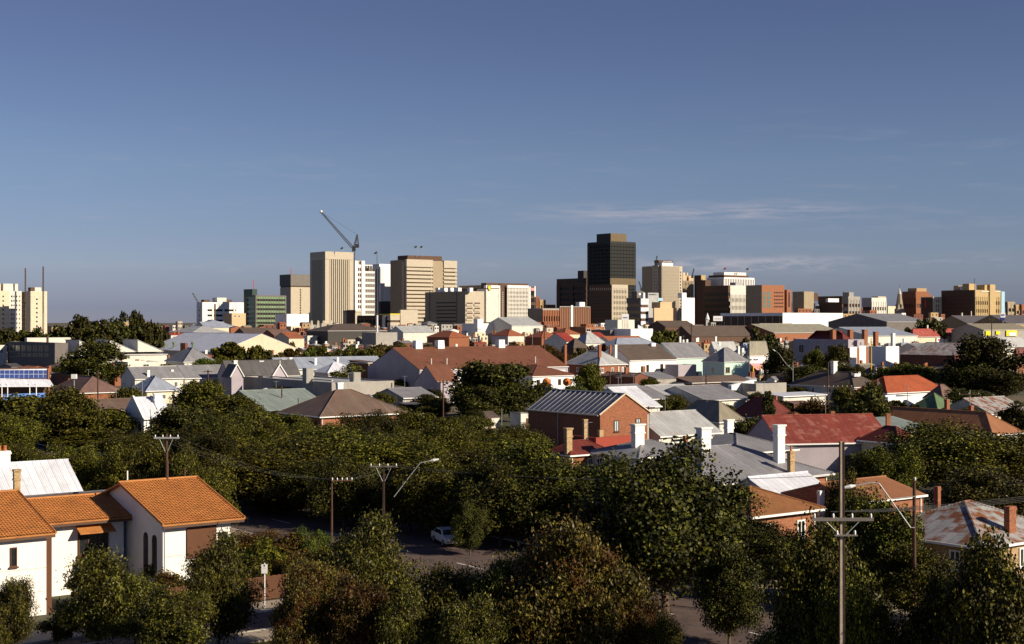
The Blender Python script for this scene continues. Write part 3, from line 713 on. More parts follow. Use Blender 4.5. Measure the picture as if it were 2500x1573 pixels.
f.box('wall', 'brown_panel', 0.05, f.a - .1, .05, f.b, 1.01, f.zt - 1)
f = tower('sandy blank stepped building in front of the beige tower with the roof sign', 1594, 1597, 1652, 752, 1230, 'sand', n=0, top=1, zlow=1, land='sandy stepped building')
f.box('wall', 'sand', .1, f.a, .05, f.b, 1.01, f.zt - 1.01); fbox(f, 'upper_wall', 'sand', 1612, 1648, 738, 753, 1, 12)
f = tower('bright white blank building with a narrow raised corner', 1663, 1665, 1696, 727, 1240, 'white_clean', n=0, top=1, zlow=1, land='bright white blank building')
f.box('wall', 'white_clean', 0, f.a, .05, f.b, 1.01, f.zt - 1.01); fbox(f, 'raised_corner', 'white_clean', 1665, 1676, 715, 728, .5, 6)
# colonnaded white tower
f = Fr('office_tower', 1726, 1768, 1841, 1400); zt = gz(677, 1400); zb = gz(702, 1400)
f.box('glazing', 'brown_panel', .8, f.a - .8, .8, f.b - .8, 0, zt - 1); f.box('parapet', 'white_clean', -.2, f.a + .2, -.2, f.b + .2, zt - 1.6, zt)
f.box('base_wall', 'offwhite', 0, f.a, 0, f.b, 0, zb)
for i in range(19): x = f.a * i / 18; f.box('column', 'white_clean', x - .55, x + .55, -.19, .8, zb, zt - 1.61)
for i in range(12): y = f.b * (i + .5) / 12; f.box('column', 'white_clean', -.19, .8, y - .6, y + .6, zb, zt - 1.61)
f.box('attic', 'brown_panel', 1.2, f.a * .84, 1.2, f.b - 1, zt, zt + 2.2); f.box('penthouse', 'white', 2, f.a * .78, 2, f.b * .72, zt + 2.21, gz(664.5, 1402))
p = f.PF(1796, 669.5, 1.9); lettering('AMP', 2.9, 'concrete_dark', f.e, (p[0], 1.94, p[1]), ext=.12)
tag(f.e, 'white colonnaded tower with a set-back penthouse marked AMP', 'office tower'); LAND.append((1785, 780, 1400, 'white colonnaded tower'))
f = tower('dark brown banded office slab in front of the white colonnaded tower', 1718, 1778, 1783, 697, 1320, 'brown_panel', 'black_panel', n=8, sp=.5, top=4, land='dark banded slab')
f = tower('grey ribbed office with rows of pale framed windows', 1780, 1783, 1822, 697, 1330, 'offwhite', 'brown_panel', n=6, sp=.5, pF=13, pw=.7, top=8.5, land='grey ribbed office', zlow=3)
fbox(f, 'plant_room', 'iron_light', 1796, 1814, 690, 698, 1, 8)
f = tower('brick office block, dark side and orange front with glazed stair windows', 1821, 1860, 1915, 696, 1280, 'brick_orange', n=0, top=2, zlow=1, land='orange brick offices')
f.box('wall', 'brick_orange', .0, f.a, .0, f.b, 1.01, f.zt - 2.01); lbox(f, 'side_wall', 'beige_dark', 1822, 1859, 697, 800, -.2, 0)  # shaded left side coloured apart from the orange front
for x0, x1 in ((1863, 1870), (1873.5, 1881)):
    for i in range(4): fbox(f, 'stair_window', 'glass_teal', x0, x1, 713 + i * 10, 721 + i * 10, -.06, .1)
for j in range(5):
    for i in range(6): fbox(f, 'window', 'glass', 1890 + i * 3.9, 1892.6 + i * 3.9, 713 + j * 8.6, 716.5 + j * 8.6, -.06, .1)
f = tower('stepped orange brick annex right of the orange brick offices', 1913, 1921, 1932, 708, 1300, 'brick_orange', n=0, top=1, zlow=1)
f.box('wall', 'brick_orange', 0, f.a, 0, f.b, 1.01, f.zt - 1.01); fbox(f, 'slot_window', 'glass', 1925, 1928, 714, 750, -.06, .1)
f = tower('mid rise with dark side and beige blank upper front right of the orange brick annex', 1935, 1963, 1987, 712, 1350, 'beige_dark', 'brown_panel', n=2, sp=.5, top=12, zlow=12, land='beige blank-fronted block')
fbox(f, 'stair_stub', 'brown_panel', 1987, 1997, 716, 735, 2, 8)
f = tower('long dark flat roofed block with white upstands, in the right part of the skyline', 1997, 2056, 2070, 723, 1380, 'brown_panel', 'brown_panel', n=4, sp=.5, top=3, land='long dark flat block')
f = tower('grey stepped building beside a thin aerial, right of the long dark flat block', 2056, 2071, 2100, 724, 1330, 'concrete', 'brown_panel', n=5, sp=.55, top=3, pF=5, land='grey stepped building')
fbox(f, 'upper_room', 'concrete', 2073, 2084, 714, 726, 1, 8); fbox(f, 'awning', 'white_clean', 2022, 2048, 729, 738, -3, 0)
x, z = f.PF(2058, 724, 3); MB().tube([(x, 3, z - 2), (x, 3, z + 5)], .3, 4).build('aerial', 'metal_dark', f.e)
f = tower('brown and cream low block left of the church spire', 2104, 2128, 2164, 727, 1390, 'offwhite', 'brown_panel', n=4, sp=.6, pF=7, pw=1, top=4, land='cream block by the spire')
fbox(f, 'roof_unit', 'beige', 2144, 2163, 724, 733, 2, 10)
# church spire
D_ = 1300; e = empty('church_spire', (gx(2196, D_), D_, 0)); zt = gz(703, D_); z1 = gz(718, D_); z2 = gz(757, D_)
def pyr(r0, z0_, r1, z1_, n=8): return MB().tube([(0, 0, z0_), (0, 0, z1_)], [r0, r1], n)
MB().box(-3.6, 3.6, -3.6, 3.6, 0, z2 + 1).build('tower', 'beige_dark', e, ); pyr(3.9, z2, 1.7, z1).build('spire', 'beige_dark', e)
pyr(1.75, z1, .1, zt).build('spire_tip', 'offwhite', e); MB().tube([(0, 0, zt - .5), (0, 0, zt + 3)], .12, 4).build('finial', 'metal_dark', e)
for sx in (-1, 1): MB().prism([(sx * 1.6 - 1.3, z2 + .5), (sx * 1.6 + 1.3, z2 + .5), (sx * 1.6, z2 + 6)], 'y', -4.2, -3.2).build('gablet', 'beige', e)
tag(e, 'tall pointed church spire with a pale lit tip on the right of the skyline', 'church spire'); LAND.append((2196, 770, 1300, 'church spire'))
D_ = 1150; e = empty('church_spire', (gx(1727, D_), D_, 0))
MB().box(-1.2, 1.2, -1.2, 1.2, 0, gz(778, D_)).build('tower', 'offwhite', e); pyr(1.9, gz(780, D_), .08, gz(764, D_)).build('spire', 'white_clean', e)
tag(e, 'tiny white spirelet below the dark banded slab', 'church spire')
f = tower('stepped red brown brick building right of the church spire', 2202, 2236, 2276, 720, 1320, 'brick', 'brown_panel', n=4, sp=.6, pL=7, pF=4, top=3, land='stepped red brick building')
fbox(f, 'upper_storey', 'brick', 2236, 2268, 712, 722, .5, 16); fbox(f, 'top_storey', 'brick_buff', 2238, 2262, 704, 713, 2, 12)
f = tower('dark brown block with a lit cream arched front left of the big tan block', 2248, 2278, 2299, 725, 1270, 'cream', n=0, top=2, zlow=1, land='cream arched front')
f.box('wall', 'cream', 0, f.a, 0, f.b, 1.01, f.zt - 2.01); lbox(f, 'side_wall', 'brown_panel', 2249, 2277, 727, 800, -.2, 0); lbox(f, 'side_sign', 'sign_red', 2258, 2261, 732, 752, -.5, -.2)  # brown panel stands for shade on the cream block's left side
for x in (2285, 2290.5):
    for y in (732, 744, 754): fbox(f, 'window', 'glass', x, x + 1.8, y, y + 7, -.06, .1)
# big tan block
f = tower('big tan office block with dark side, lift towers and rows of windows', 2298, 2381, 2443, 708, 1250, 'tan', 'glass_brown', n=5, sp=.55, pF=15, pw=.9, top=6, zlow=7, land='big tan block')
lbox(f, 'side_wall', 'brown_panel', 2299, 2380, 709, 860, -.25, 0)  # shade of the tan block's left side painted as a brown panel
for i in range(5): lbox(f, 'side_band', 'brown_wood', 2305, 2372, 722 + i * 9.5, 725 + i * 9.5, -.4, -.25)
lbox(f, 'lift_tower', 'tan', 2350, 2366, 693, 710, -.1, 9); lbox(f, 'lift_tower', 'tan', 2328, 2340, 698, 710, 1, 8); lbox(f, 'roof_tank', 'white_clean', 2341, 2349, 699, 708, 2, 5)
fbox(f, 'stair_tower', 'tan', 2417, 2430, 695, 780, -1.2, 6); fbox(f, 'roof_rail', 'white', 2396, 2443, 711.5, 713, -.6, -.31); fbox(f, 'lift_tower', 'tan', 2404, 2416, 696, 710, 1, 9)
f = tower('slim light blue end wall behind the big tan block', 2441, 2445, 2453, 712, 1290, 'blue_pale', n=0, top=1, zlow=1)
f.box('wall', 'blue_pale', 0, f.a, 0, f.b, 1.01, f.zt - 1.01)
MB_ = MB().tube([(0, 0, 0), (0, 0, gz(680, 1240))], .22, 5); o = MB_.build('radio_mast', 'metal_dark', loc=(gx(2379, 1240), 1240, 0)); tag(o, 'thin dark radio mast at the corner of the big tan block', 'mast')
for (xl, xe, xr, y, d, w_, lb) in ((2452, 2460, 2478, 737, 1350, 'beige_dark', 'low dark building with a beige end right of the blue end wall'), (2474, 2480, 2496, 744, 1330, 'brick_buff', 'small buff block near the right edge of the skyline'), (2488, 2494, 2530, 743, 1300, 'brick', 'dark brick block cut by the right edge of the skyline')):
    f = tower(lb, xl, xe, xr, y, d, w_, n=4, sp=.6, top=1.5, pF=3, pw=1.)
# small cranes and aerials on the skyline
for (x0, y0, x1, y1, d, lb) in ((485, 738, 471, 717, 1310, 'small dark crane jib leaning left over the white ribbon-window slab'), (1600, 648, 1604, 626, 1352, 'short dark derrick on the roof of the beige tower with the roof sign'),
                            (1690, 672, 1694, 657, 1422, 'pale derrick arm above the brown gridded offices'), (1566, 703, 1560, 688, 1420, 'tiny dark crane between the black tower and the beige tower')):
    e = empty('roof_crane', (gx(x0, d), d, gz(y0, d) - 1)); dx = gx(x1, d) - gx(x0, d); dz = gz(y1, d) - gz(y0, d)
    lattice((0, 0, 0), (dx, 0, dz + 1), .5, .35, 6, .2).build('jib', 'metal_dark', e); MB().ball((dx, 0, dz + 1), .6, 8, 6).build('jib_head', 'metal_dark', e); MB().box(-1, 1, -1, 1, -2, .6).build('cab', 'metal_dark', e)
    tag(e, lb, 'crane')
# =================================================================== houses and sheds, far to near
Hs = house
K = dict
# --- left
Hs('brown grey concrete workshop with two rows of square window panels', 18, 134, 166, 838, 520, 'flat', 0, 'concrete_dark', 'iron_grey', name='workshop', cat='workshop', land='concrete workshop', frame='concrete',
   wL=[(24 + i * 14, 35 + i * 14, 843, 858) for i in range(7)] + [(24 + i * 14, 35 + i * 14, 862, 871) for i in range(7)], pane='glass_brown')
Hs('long low pale building with roof vents behind the concrete workshop', 60, 66, 250, 825, 720, 'flat', 0, 'offwhite', 'iron_grey', name='warehouse', cat='warehouse', land='long low pale building')
Hs('small cream annex at the left edge beside the concrete workshop', -40, -5, 17, 843, 560, 'flat', 0, 'offwhite', 'iron_grey', wF=[(0, 7, 853, 862)], name='annex', cat='annex')
f = Hs('long row of sawtooth sheds with pale walls behind the round dark tree', 136, 170, 415, 868, 540, 'sk', 1.2, 'offwhite', 'iron_grey', name='factory', cat='factory', land='sawtooth sheds', b=22)
for x0 in (.12, .42, .70):
    MB().prism([(f.a * x0, f.eh + .9), (f.a * (x0 + .27), f.eh + .9), (f.a * x0, f.eh + 5.6)], 'y', 3, 18).build('sawtooth', 'offwhite', f.e)
    MB().slab([(f.a * x0 - .3, 2.8, f.eh + 5.85), (f.a * (x0 + .27), 2.8, f.eh + 1.1), (f.a * (x0 + .27), 18.2, f.eh + 1.1), (f.a * x0 - .3, 18.2, f.eh + 5.85)], .16).build('sawtooth_roof', 'iron_light', f.e)
f = Hs('large hall with a white iron roof and a cream gable end wall', 352, 533, 742, 860, 640, 'gy', 8.2, 'cream', 'iron_white', oh=.3, name='warehouse', cat='warehouse', land='cream gabled hall', gutter=None)
for x in (402, 424, 470):
    y_, z_ = f.PL(x, 838, 3); MB().tube([(3, y_, z_ - 3), (3, y_, z_)], .4, 6).ball((3, y_, z_), .7, 8, 6).build('roof_vent', 'iron_green', f.e)
Hs('brown brick stack block standing before the white iron roof', 440, 452, 459, 838, 560, 'flat', 0, 'brick_dark', 'iron_grey', name='stack', cat='chimney stack')
Hs('grey pyramid roofed house before the cream gabled hall', 386, 448, 530, 884, 478, 'hip', 4.6, 'offwhite', 'iron_grey', land='grey pyramid roof', b=16)
Hs('low pale rendered shed with one small dark window', 308, 312, 394, 884, 470, 'flat', 0, 'offwhite', 'iron_grey', name='shed', cat='shed', wF=[(349, 364, 889, 899)], b=12, land='low pale shed')
Hs('long grey iron roof with pale parapet, behind two thin white chimneys', 305, 330, 450, 926, 388, 'gx', 3.2, 'offwhite', 'iron_grey', ch=[(362, 904, 937, 9, K(t=.1, style='plain')), (420, 903, 930, 9, K(t=.3, style='plain'))], name='terrace_house', land='long grey roof', b=11, ridge_cap='offwhite')
Hs('second long grey iron roof right of the two thin white chimneys', 425, 452, 568, 924, 398, 'gx', 3.4, 'offwhite', 'iron_grey', name='terrace_house', b=12)
Hs('hip roofed villa of blue grey iron with cream eaves band', 322, 356, 440, 955, 345, 'hip', 3.4, 'cream', 'iron_blue', land='blue grey villa', b=11, wF=[(395, 405, 963, 975), (418, 428, 963, 975)])
Hs('house with a low mauve brown hip roof under the round dark tree', 118, 190, 305, 960, 355, 'hip', 3.8, 'brick', 'tile_mauve', land='mauve brown hip roof')
f = Hs('blue windowed building with an iron veranda, cut by the left edge', -110, -90, 120, 948, 330, 'flat', 0, 'brown_panel', 'iron_grey', name='school', cat='building', land='blue windowed building', eh=8.9)
for i in range(17):
    x = -82 + i * 11.75
    fbox(f, 'blue_pane', 'blue_glass', x, x + 10.9, 904, 913.4, -.08, .02); fbox(f, 'blue_pane', 'blue_glass', x, x + 10.9, 914.2, 924, -.08, .02)
fbox(f, 'window_surround', 'iron_white', -85, 119, 902.6, 925, -.05, .01)
q = [f.PF(-84, 926, -.2), f.PF(121, 926, -.2)]
MB().slab([(q[0][0], -3.4, q[0][1] - 1.6), (q[1][0], -3.4, q[1][1] - 1.6), (q[1][0], -.1, q[1][1]), (q[0][0], -.1, q[0][1])], .12).build('veranda_roof', 'iron_white', f.e)
for x in (-20, 4, 18, 72, 88): fbox(f, 'post', 'white_clean', x, x + 1.8, 936, 975, -3.2, -3.0)
fbox(f, 'balustrade', 'blue_panel', 8, 112, 961, 978, -3.1, -3.0); fbox(f, 'side_pier', 'brick', 117, 121, 900, 1000, -.4, 6)
f = Hs('house with a tall white chimney on a white parapet gable, among the left trees', 300, 352, 424, 1022, 232, 'gx', 3.2, 'white_clean', 'iron_white', ch=[(385, 960, 1002, 24, K(t=.35, dpt=.7))], land='white parapet gable house')
for s in (0, 1): MB().prism([(0, f.eh), (f.b, f.eh), (f.b / 2, f.eh + 3.55)], 'x', f.a * s * .62 - .15, f.a * s * .62 + .15).build('parapet', 'white_clean', f.e)
Hs('long low brown grey roof behind the white parapet gable house', 225, 245, 400, 1003, 262, 'gx', 1.8, 'mauve', 'iron_brown', b=10)
Hs('shed roof glimpsed below the blue windowed building', 118, 150, 192, 1015, 235, 'sk', .9, 'brick', 'iron_light', name='shed', cat='shed')
Hs('dark roofed villa with white barge boards and white chimneys', 528, 560, 735, 921, 395, 'gx', 4.4, 'mauve', 'iron_dark', ch=[(574, 880, 900, 13, K(t=.45)), (637, 881, 900, 15, K(t=.5)), (692, 877, 896, 15, K(t=.6)), (709, 873, 896, 10, K(t=.6, style='plain'))], land='dark roofed villa', gutter=None)
for x in (577, 679):
    fr = LASTF = f; 
for (xl, xe, xr, y, d, lb) in ((540, 562, 596, 921, 372, 'dark gabled wing with pointed white trim at the left end of the dark roofed villa'), (660, 664, 702, 921, 378, 'small white fretted gable in front of the dark roofed villa')):
    f = Hs(lb, xl, xe, xr, y, d, 'gy', 3.2, 'mauve', 'iron_dark', name='gable_wing', cat='house wing', gutter=None)
    for s in (0, 1):
        x0 = 0 if s == 0 else f.a; m = MB(); m.tube([(x0, -.1, f.eh), (f.a / 2, -.1, f.eh + 3.3)], .16, 5); m.build('barge_board', 'white_clean', f.e)
    MB().tube([(f.a / 2, -.1, f.eh + 3), (f.a / 2, -.1, f.eh + 4.4)], .1, 5).build('finial', 'white_clean', f.e)
Hs('row of pale blue iron terrace roofs with four white chimneys', 648, 690, 950, 903, 430, 'gx', 3.4, 'offwhite', 'iron_blue', ch=[(770, 875, 898, 9, K(t=.2, style='plain')), (824, 873, 894, 8, K(t=.3, style='plain'))], name='terrace_row', cat='terrace', land='pale blue terrace roofs', b=14)
Hs('brown brick cottage wall right of the pale blue terrace roofs', 894, 898, 930, 886, 425, 'sk', .6, 'brick_dark', 'iron_brown', name='shed', cat='shed', b=12)
Hs('pale hipped veranda roof in front of the blue terrace roofs', 778, 800, 880, 910, 402, 'hip', 2.6, 'offwhite', 'iron_white', b=9)
f = Hs('flat roofed rendered building with dark left wall and one framed window', 594, 810, 962, 934, 342, 'flat', 0, 'concrete', 'iron_light', name='rendered_building', cat='building', land='flat roofed rendered building', pane='glass_pale', frame='brown_panel', wF=[(918, 944, 957, 986)])
lbox(f, 'parapet_cap', 'cream', 594, 810, 921, 923.5, -.08, .3); fbox(f, 'downpipe', 'brown_panel', 956, 958, 935, 990, -.15, 0)
for (x, y) in ((742, 899), (857, 909)):
    d = 350; e = empty('air_conditioner', (gx(x + 10, d), d, 5)); MB().box(-1, 1, -1, 1, 0, gz(y, d) - 5).build('casing', 'grey_mesh', e)
    MB().box(-.8, .8, -1.05, -1.0, 1, gz(y, d) - 5.3).build('grille', 'concrete', e); e.rotation_euler[2] = PHI
    tag(e, 'grey rooftop cooler nearer the dark roofed villa' if x < 800 else 'grey rooftop cooler above the parapet of the rendered building, the right one', 'cooler')
Hs('sheet of pale green grey roof below the flat roofed rendered building', 528, 648, 812, 1003, 290, 'gx', 3.6, 'concrete_dark', 'iron_teal', b=24, land='green grey roof', gutter=None)
Hs('brick house under a broad brown rusted hip roof with white fascia', 705, 781, 1001, 1018, 238, 'hip', 4.0, 'brick_orange', 'iron_brown', oh=.5, ch=[(829, 934, 966, 21, K(t=.75, style='plain'))], land='brown rusted hip roof', wF=[(946, 975, 1026, 1045)], frame='brown_panel', b=15)
# --- the long brown warehouse
f = Hs('very long shade-toned white gabled warehouse under a brown red roof with white ridge vents', 928, 1025, 1388, 905, 392, 'gx', 5.9, 'mauve', 'tile_brown', oh=.25, name='warehouse', cat='warehouse', land='long brown roofed warehouse', eh=6.8, b=28)
fbox(f, 'front_wall_lit_tone', 'white_clean', 1030, 1380, 908, None, -.02, .5)  # one white building: gable mauve as shaded, front white as sunlit
for x in (1010, 1064, 1212):
    y = f.b / 2; o = f.w(0, y); xx = f.hit(x + 9, f.u, o); MB().frus(xx - 1.15, xx + 1.15, y - 1, y + 1, f.eh + 5.4, f.eh + 7.9, -.1).build('ridge_vent', 'white_clean', f.e)
for x, t in ((1053, .12), (1091, .1), (1307, .1)):
    y = f.b * t; o = f.w(0, y); xx = f.hit(x, f.u, o); MB().tube([(xx, y, f.eh), (xx, y, f.eh + 3)], .15, 6).build('vent_pipe', 'offwhite', f.e)
Hs('mauve gabled annex in front of the long warehouse', 1012, 1069, 1124, 936, 352, 'gx', 4.3, 'mauve', 'tile_brown', name='annex', cat='annex', oh=.2, gutter=None, land='mauve gabled annex')
Hs('grey blue lower wall wing beside the mauve gabled annex', 1066, 1076, 1132, 934, 342, 'flat', 0, 'mauve', 'iron_grey', name='annex', cat='annex')
Hs('patch of low grey lean-to roofs below the mauve gabled annex', 952, 985, 1070, 972, 322, 'gx', 1.9, 'concrete', 'iron_grey', b=14)
Hs('white walled hall with a brown roof and two orange balls before it', 1245, 1300, 1409, 919, 385, 'hip', 2.7, 'white_clean', 'tile_brown', oh=.3, land='white hall with orange balls', b=18)
for x, lb in ((1334, 'left'), (1383.5, 'right')):
    d = 352; e = empty('ball_ornament', (gx(x, d), d, 0)); MB().ball((0, 0, gz(933, d)), 1.0, 20, 12).build('ball', 'orange_ball', e, smooth=True)
    MB().box(-.36, .36, -.36, .36, 0, gz(944, d)).build('stem', 'concrete', e); tag(e, 'large orange ball on a post before the white hall, the ' + lb + ' one', 'ball ornament')
# --- right of the warehouse
f = Hs('single storey brick house with a pale grey hip roof and tall brick chimneys', 1376, 1463, 1533, 891, 432, 'hip', 4.0, 'brick', 'iron_light', ch=[(1380, 842, 882, 9, K(mat='brick', t=.85, style='plain')), (1464, 842, 885, 10, K(mat='brick', t=.2, style='plain')), (1490, 843, 870, 8, K(mat='brick', t=.7, style='plain'))], land='grey roofed brick house')
for x in (1510, 1520): fbox(f, 'downpipe', 'white_clean', x, x + 1.6, 895, 950, .3, .45)
f = Hs('two storey white house with a dark brown gable roof', 1498, 1538, 1653, 880, 445, 'gx', 4.7, 'white_clean', 'tile_dark', oh=.3, ch=[(1503, 842, 874, 9, K(t=.2, style='plain'))], wF=[(1578, 1584, 891, 916), (1612, 1619, 889, 916), (1597, 1603, 913, 933)], land='two storey white house', b=17, frame='brown_panel')
fbox(f, 'cooler', 'grey_mesh', 1568, 1582, 922, 940, -2, 0); fbox(f, 'roof_hatch', 'white_clean', 1591, 1601, 838, 846, 7, 8)
Hs('mint green terrace house with grey roof, right of the white house', 1622, 1652, 1737, 875, 466, 'gx', 4.9, 'mint', 'iron_grey', oh=.3, wF=[(1685, 1692, 899, 907)], land='left mint house', b=15)
Hs('mint green house with a dark shaded side and cream framed window', 1712, 1768, 1832, 884, 440, 'hip', 4.3, 'mint', 'iron_grey', oh=.3, wF=[(1771, 1782, 896, 912)], wL=[(1738, 1744, 898, 910)], frame='cream', land='right mint house')
Hs('grey lean-to porch under the mint terrace house', 1652, 1656, 1700, 891, 446, 'flat', 0, 'mauve', 'iron_light', name='porch', cat='porch', b=6)
f = Hs('white fronted corner shop with pink awning and yellow posts', 1822, 1830, 1878, 869, 458, 'hip', 4.6, 'white_clean', 'saw_roof', oh=.2, name='shop', cat='shop', land='pink awning shop')
p, q = f.PF(1830, 887, -.1), f.PF(1876, 887, -.1)
MB().slab([(p[0], -3.2, p[1] - 2.0), (q[0] + .8, -3.2, q[1] - 2.0), (q[0], -.1, q[1]), (p[0], -.1, p[1])], .1).build('awning', 'pink', f.e)
for x in (1839, 1855, 1862): fbox(f, 'post', 'yellow_post' if x < 1860 else 'white_clean', x, x + 1.7, 893, 940, -3.0, -2.8)
for i, x in enumerate((1831, 1834.5, 1841, 1845, 1848.5)): fbox(f, 'letter', 'metal_dark', x, x + 2, 876 + (i % 2), 880, -.06, -.01)
fbox(f, 'shop_window', 'glass', 1832, 1872, 900, 928, -.05, .1)
Hs('dark hip roof behind the mint houses, with two white chimneys', 1790, 1815, 1862, 862, 500, 'hip', 3.4, 'offwhite', 'iron_blue', ch=[(1803, 846, 868, 8, K(style='plain', t=.2)), (1813, 850, 872, 8, K(style='plain', t=.1))])
Hs('grey roofed house with three white chimneys behind the mint houses', 1728, 1745, 1800, 856, 530, 'gx', 3.2, 'offwhite', 'iron_light', ch=[(1747, 822, 838, 7, K(style='plain', t=.9)), (1756, 836, 858, 10, K(style='plain', t=.4)), (1770, 838, 852, 8, K(style='plain', t=.6))])
Hs('blue grey hip roof rising behind the two storey white house', 1440, 1502, 1640, 856, 520, 'hip', 4.4, 'brick', 'iron_blue', ch=[(1660, 822, 842, 7, K(style='plain', t=.5))], b=16)
Hs('brown long roof wall in front of the mint houses', 1664, 1690, 1842, 935, 372, 'sk', 1.4, 'brown_panel', 'iron_brown', name='shed', cat='shed', b=7, gutter='offwhite')
f = Fr('screen_wall', 1784, 1786, 1841, 352); a = f.a
MB().prism([(0, 0), (a, 0), (a, f.PF(1841, 927)[1]), (0, f.PF(1786, 941)[1])], 'y', 0, 1.2).build('wall', 'white_clean', f.e); tag(f.e, 'bright white sloping side wall right of the brown long roof', 'wall')
Hs('low pale concrete yard building with a flat roof, right of the white sloping wall', 1841, 1846, 1920, 937, 350, 'flat', 0, 'concrete', 'iron_light', name='yard_building', cat='building', b=12)
# grey sheets of roofs in the middle
Hs('grey iron roof nearest the white house foot, first of the middle row', 1478, 1500, 1600, 963, 345, 'gx', 1.9, 'offwhite', 'iron_grey', b=13)
Hs('grey iron roof in the middle row with a pale seam', 1540, 1575, 1640, 975, 315, 'gx', 2.4, 'offwhite', 'iron_grey', b=16)
Hs('grey and rust streaked iron roof in the middle row', 1600, 1640, 1735, 973, 322, 'gx', 2.6, 'offwhite', 'iron_light', b=18, land='rust streaked middle roof')
Hs('wide grey iron roof at the right end of the middle row', 1690, 1722, 1832, 978, 318, 'gx', 2.8, 'offwhite', 'iron_grey', b=20)
Hs('pale blue iron roof peeping over the brick gable house', 1520, 1545, 1616, 995, 262, 'gx', 3.4, 'offwhite', 'iron_white', b=14)
# brick gable house
f = Hs('tall brick gable house with a ribbed blue grey roof and small white windows', 1286, 1463, 1588, 1013, 198, 'gy', 2.8, 'brick', 'seam_blue', oh=.22, eh=7.05, wF=[(1497, 1509, 1026, 1054), (1550, 1562, 1021, 1034)], name='brick_building', pane='glass_pale', frame='brown_panel', land='tall brick gable house', gutter=None, ridge_cap='metal')
nr = 15; k_ = f.b
for i in range(nr):
    y = .3 + (f.b - .6) * i / (nr - 1); MB().slab([(-.02, y - .018, f.eh + .04), (f.a / 2, y - .018, f.eh + 2.84), (f.a / 2, y + .03, f.eh + 2.92), (-.02, y + .018, f.eh + .04)], .08).build('roof_rib', 'iron_grey', f.roof)
for s in (0, 1):
    x0 = 0 if s == 0 else f.a; MB().tube([(x0, -.06, f.eh + .02), (f.a / 2, -.06, f.eh + 2.85)], .12, 5).build('verge', 'cream', f.e)
MB().box(-.22, -.06, .1, f.b, f.eh - .16, f.eh + .02).build('gutter', 'cream', f.e)
y_, z_ = f.PL(1361, 1013, -.1); MB().tube([(-.05, y_, 0), (-.05, y_, f.eh - .1)], .07, 6).build('downpipe', 'metal', f.e); fbox(f, 'downpipe', 'offwhite', 1581, 1583, 1012, 1080, .0, .12)
f = Fr('parapet_wall', 1380, 1455, 1540, 182); f.box('wall', 'red_paint', 0, f.a, 0, .35, 0, gz(1069, 182)); f.box('wall', 'red_paint', 0, .35, .351, f.b, 0, gz(1069, 182))
tag(f.e, 'red painted parapet wall in front of the brick gable house', 'wall')
f = Hs('low red roofed house with worn brick chimneys below the brick gable house', 1330, 1392, 1500, 1112, 176, 'hip', 1.5, 'brick', 'iron_maroon', ch=[(1387, 1045, 1095, 25, K(mat='brick_buff', t=.2, pots=0)), (1428, 1024, 1070, 15, K(mat='brick_buff', t=.9)), (1466, 1050, 1075, 17, K(mat='brick_buff', t=.8, style='plain'))], land='low red roofed house')
f = Hs('grey roofed villa with a stout white chimney left of the corrugated barn', 1490, 1560, 1724, 1118, 171, 'hip', 1.5, 'offwhite', 'iron_grey', ch=[(1557, 1035, 1088, 40, K(t=.4, dpt=.8)), (1674, 1064, 1092, 15, K(mat='brick', t=.8, style='plain'))], land='villa with the stout white chimney', b=10)
Hs('barn roof of streaked grey corrugated iron with white fascia', 1586, 1612, 1766, 1066, 210, 'gx', 3.1, 'offwhite', 'iron_light', oh=.4, wF=[(1640, 1680, 1070, 1080)], land='corrugated barn', b=12)
f = Hs('house with a khaki hip roof and a pale iron patch', 1640, 1756, 1822, 1031, 240, 'hip', 3.3, 'offwhite', 'iron_khaki', land='khaki hip roof')
MB().slab([(1.6, 4, f.eh + 1.15), (1.6, 10.5, f.eh + 1.15), (3.6, 9.2, f.eh + 2.55), (3.6, 5.6, f.eh + 2.55)], .06).build('roof_patch', 'iron_white', f.roof)
Hs('house with a dark red hip roof behind the cypress', 1780, 1890, 1950, 1023, 250, 'hip', 3.4, 'cream', 'iron_maroon', land='dark red hip roof', ch=[(1895, 967, 985, 7, K(mat='brick', t=.9, style='plain'))])
f = Hs('long villa with worn red iron roof, three brick chimneys and a cut-in gable', 1885, 1905, 2184, 1084, 188, 'gx', 3.3, 'mauve', 'iron_redworn', ch=[(1943, 1008, 1036, 13, K(mat='brick', t=.55, style='plain')), (2032, 1004, 1032, 14, K(mat='brick', t=.6, style='plain')), (2168, 1010, 1045, 14, K(mat='brick', t=.55, style='plain'))], land='worn red roofed villa', wF=[(2062, 2084, 1112, 1134)], frame='brown_panel', b=13, phi=R(12))
Hs('smaller red hip roof right of the worn red roofed villa', 2150, 2196, 2258, 1083, 185, 'hip', 1.9, 'cream', 'iron_maroon', b=7, land='smaller red hip roof')
Hs('green and pale patched lean-to between the red villa and the ochre roof', 2170, 2185, 2290, 1056, 200, 'sk', 1.5, 'offwhite', 'iron_teal', name='shed', cat='shed', b=8)
f = Hs('very long ochre brown roof with two brick chimneys', 2168, 2424, 2500, 1062, 211, 'hip', 3.0, 'cream', 'iron_ochre', ch=[(2371, 990, 1018, 15, K(mat='brick', t=.55, style='plain')), (2312, 975, 1008, 16, K(mat='brick', t=.8, style='plain'))], land='long ochre roof', b=31)
Hs('house with a green hip roof right of the spiky shrubs', 2216, 2290, 2346, 1002, 272, 'hip', 3.0, 'cream', 'iron_green', land='green hip roof')
Hs('streaky rusted white iron roof near the right edge', 2380, 2420, 2520, 1011, 262, 'gx', 2.6, 'cream', 'iron_rust', land='streaky white roof', b=12)
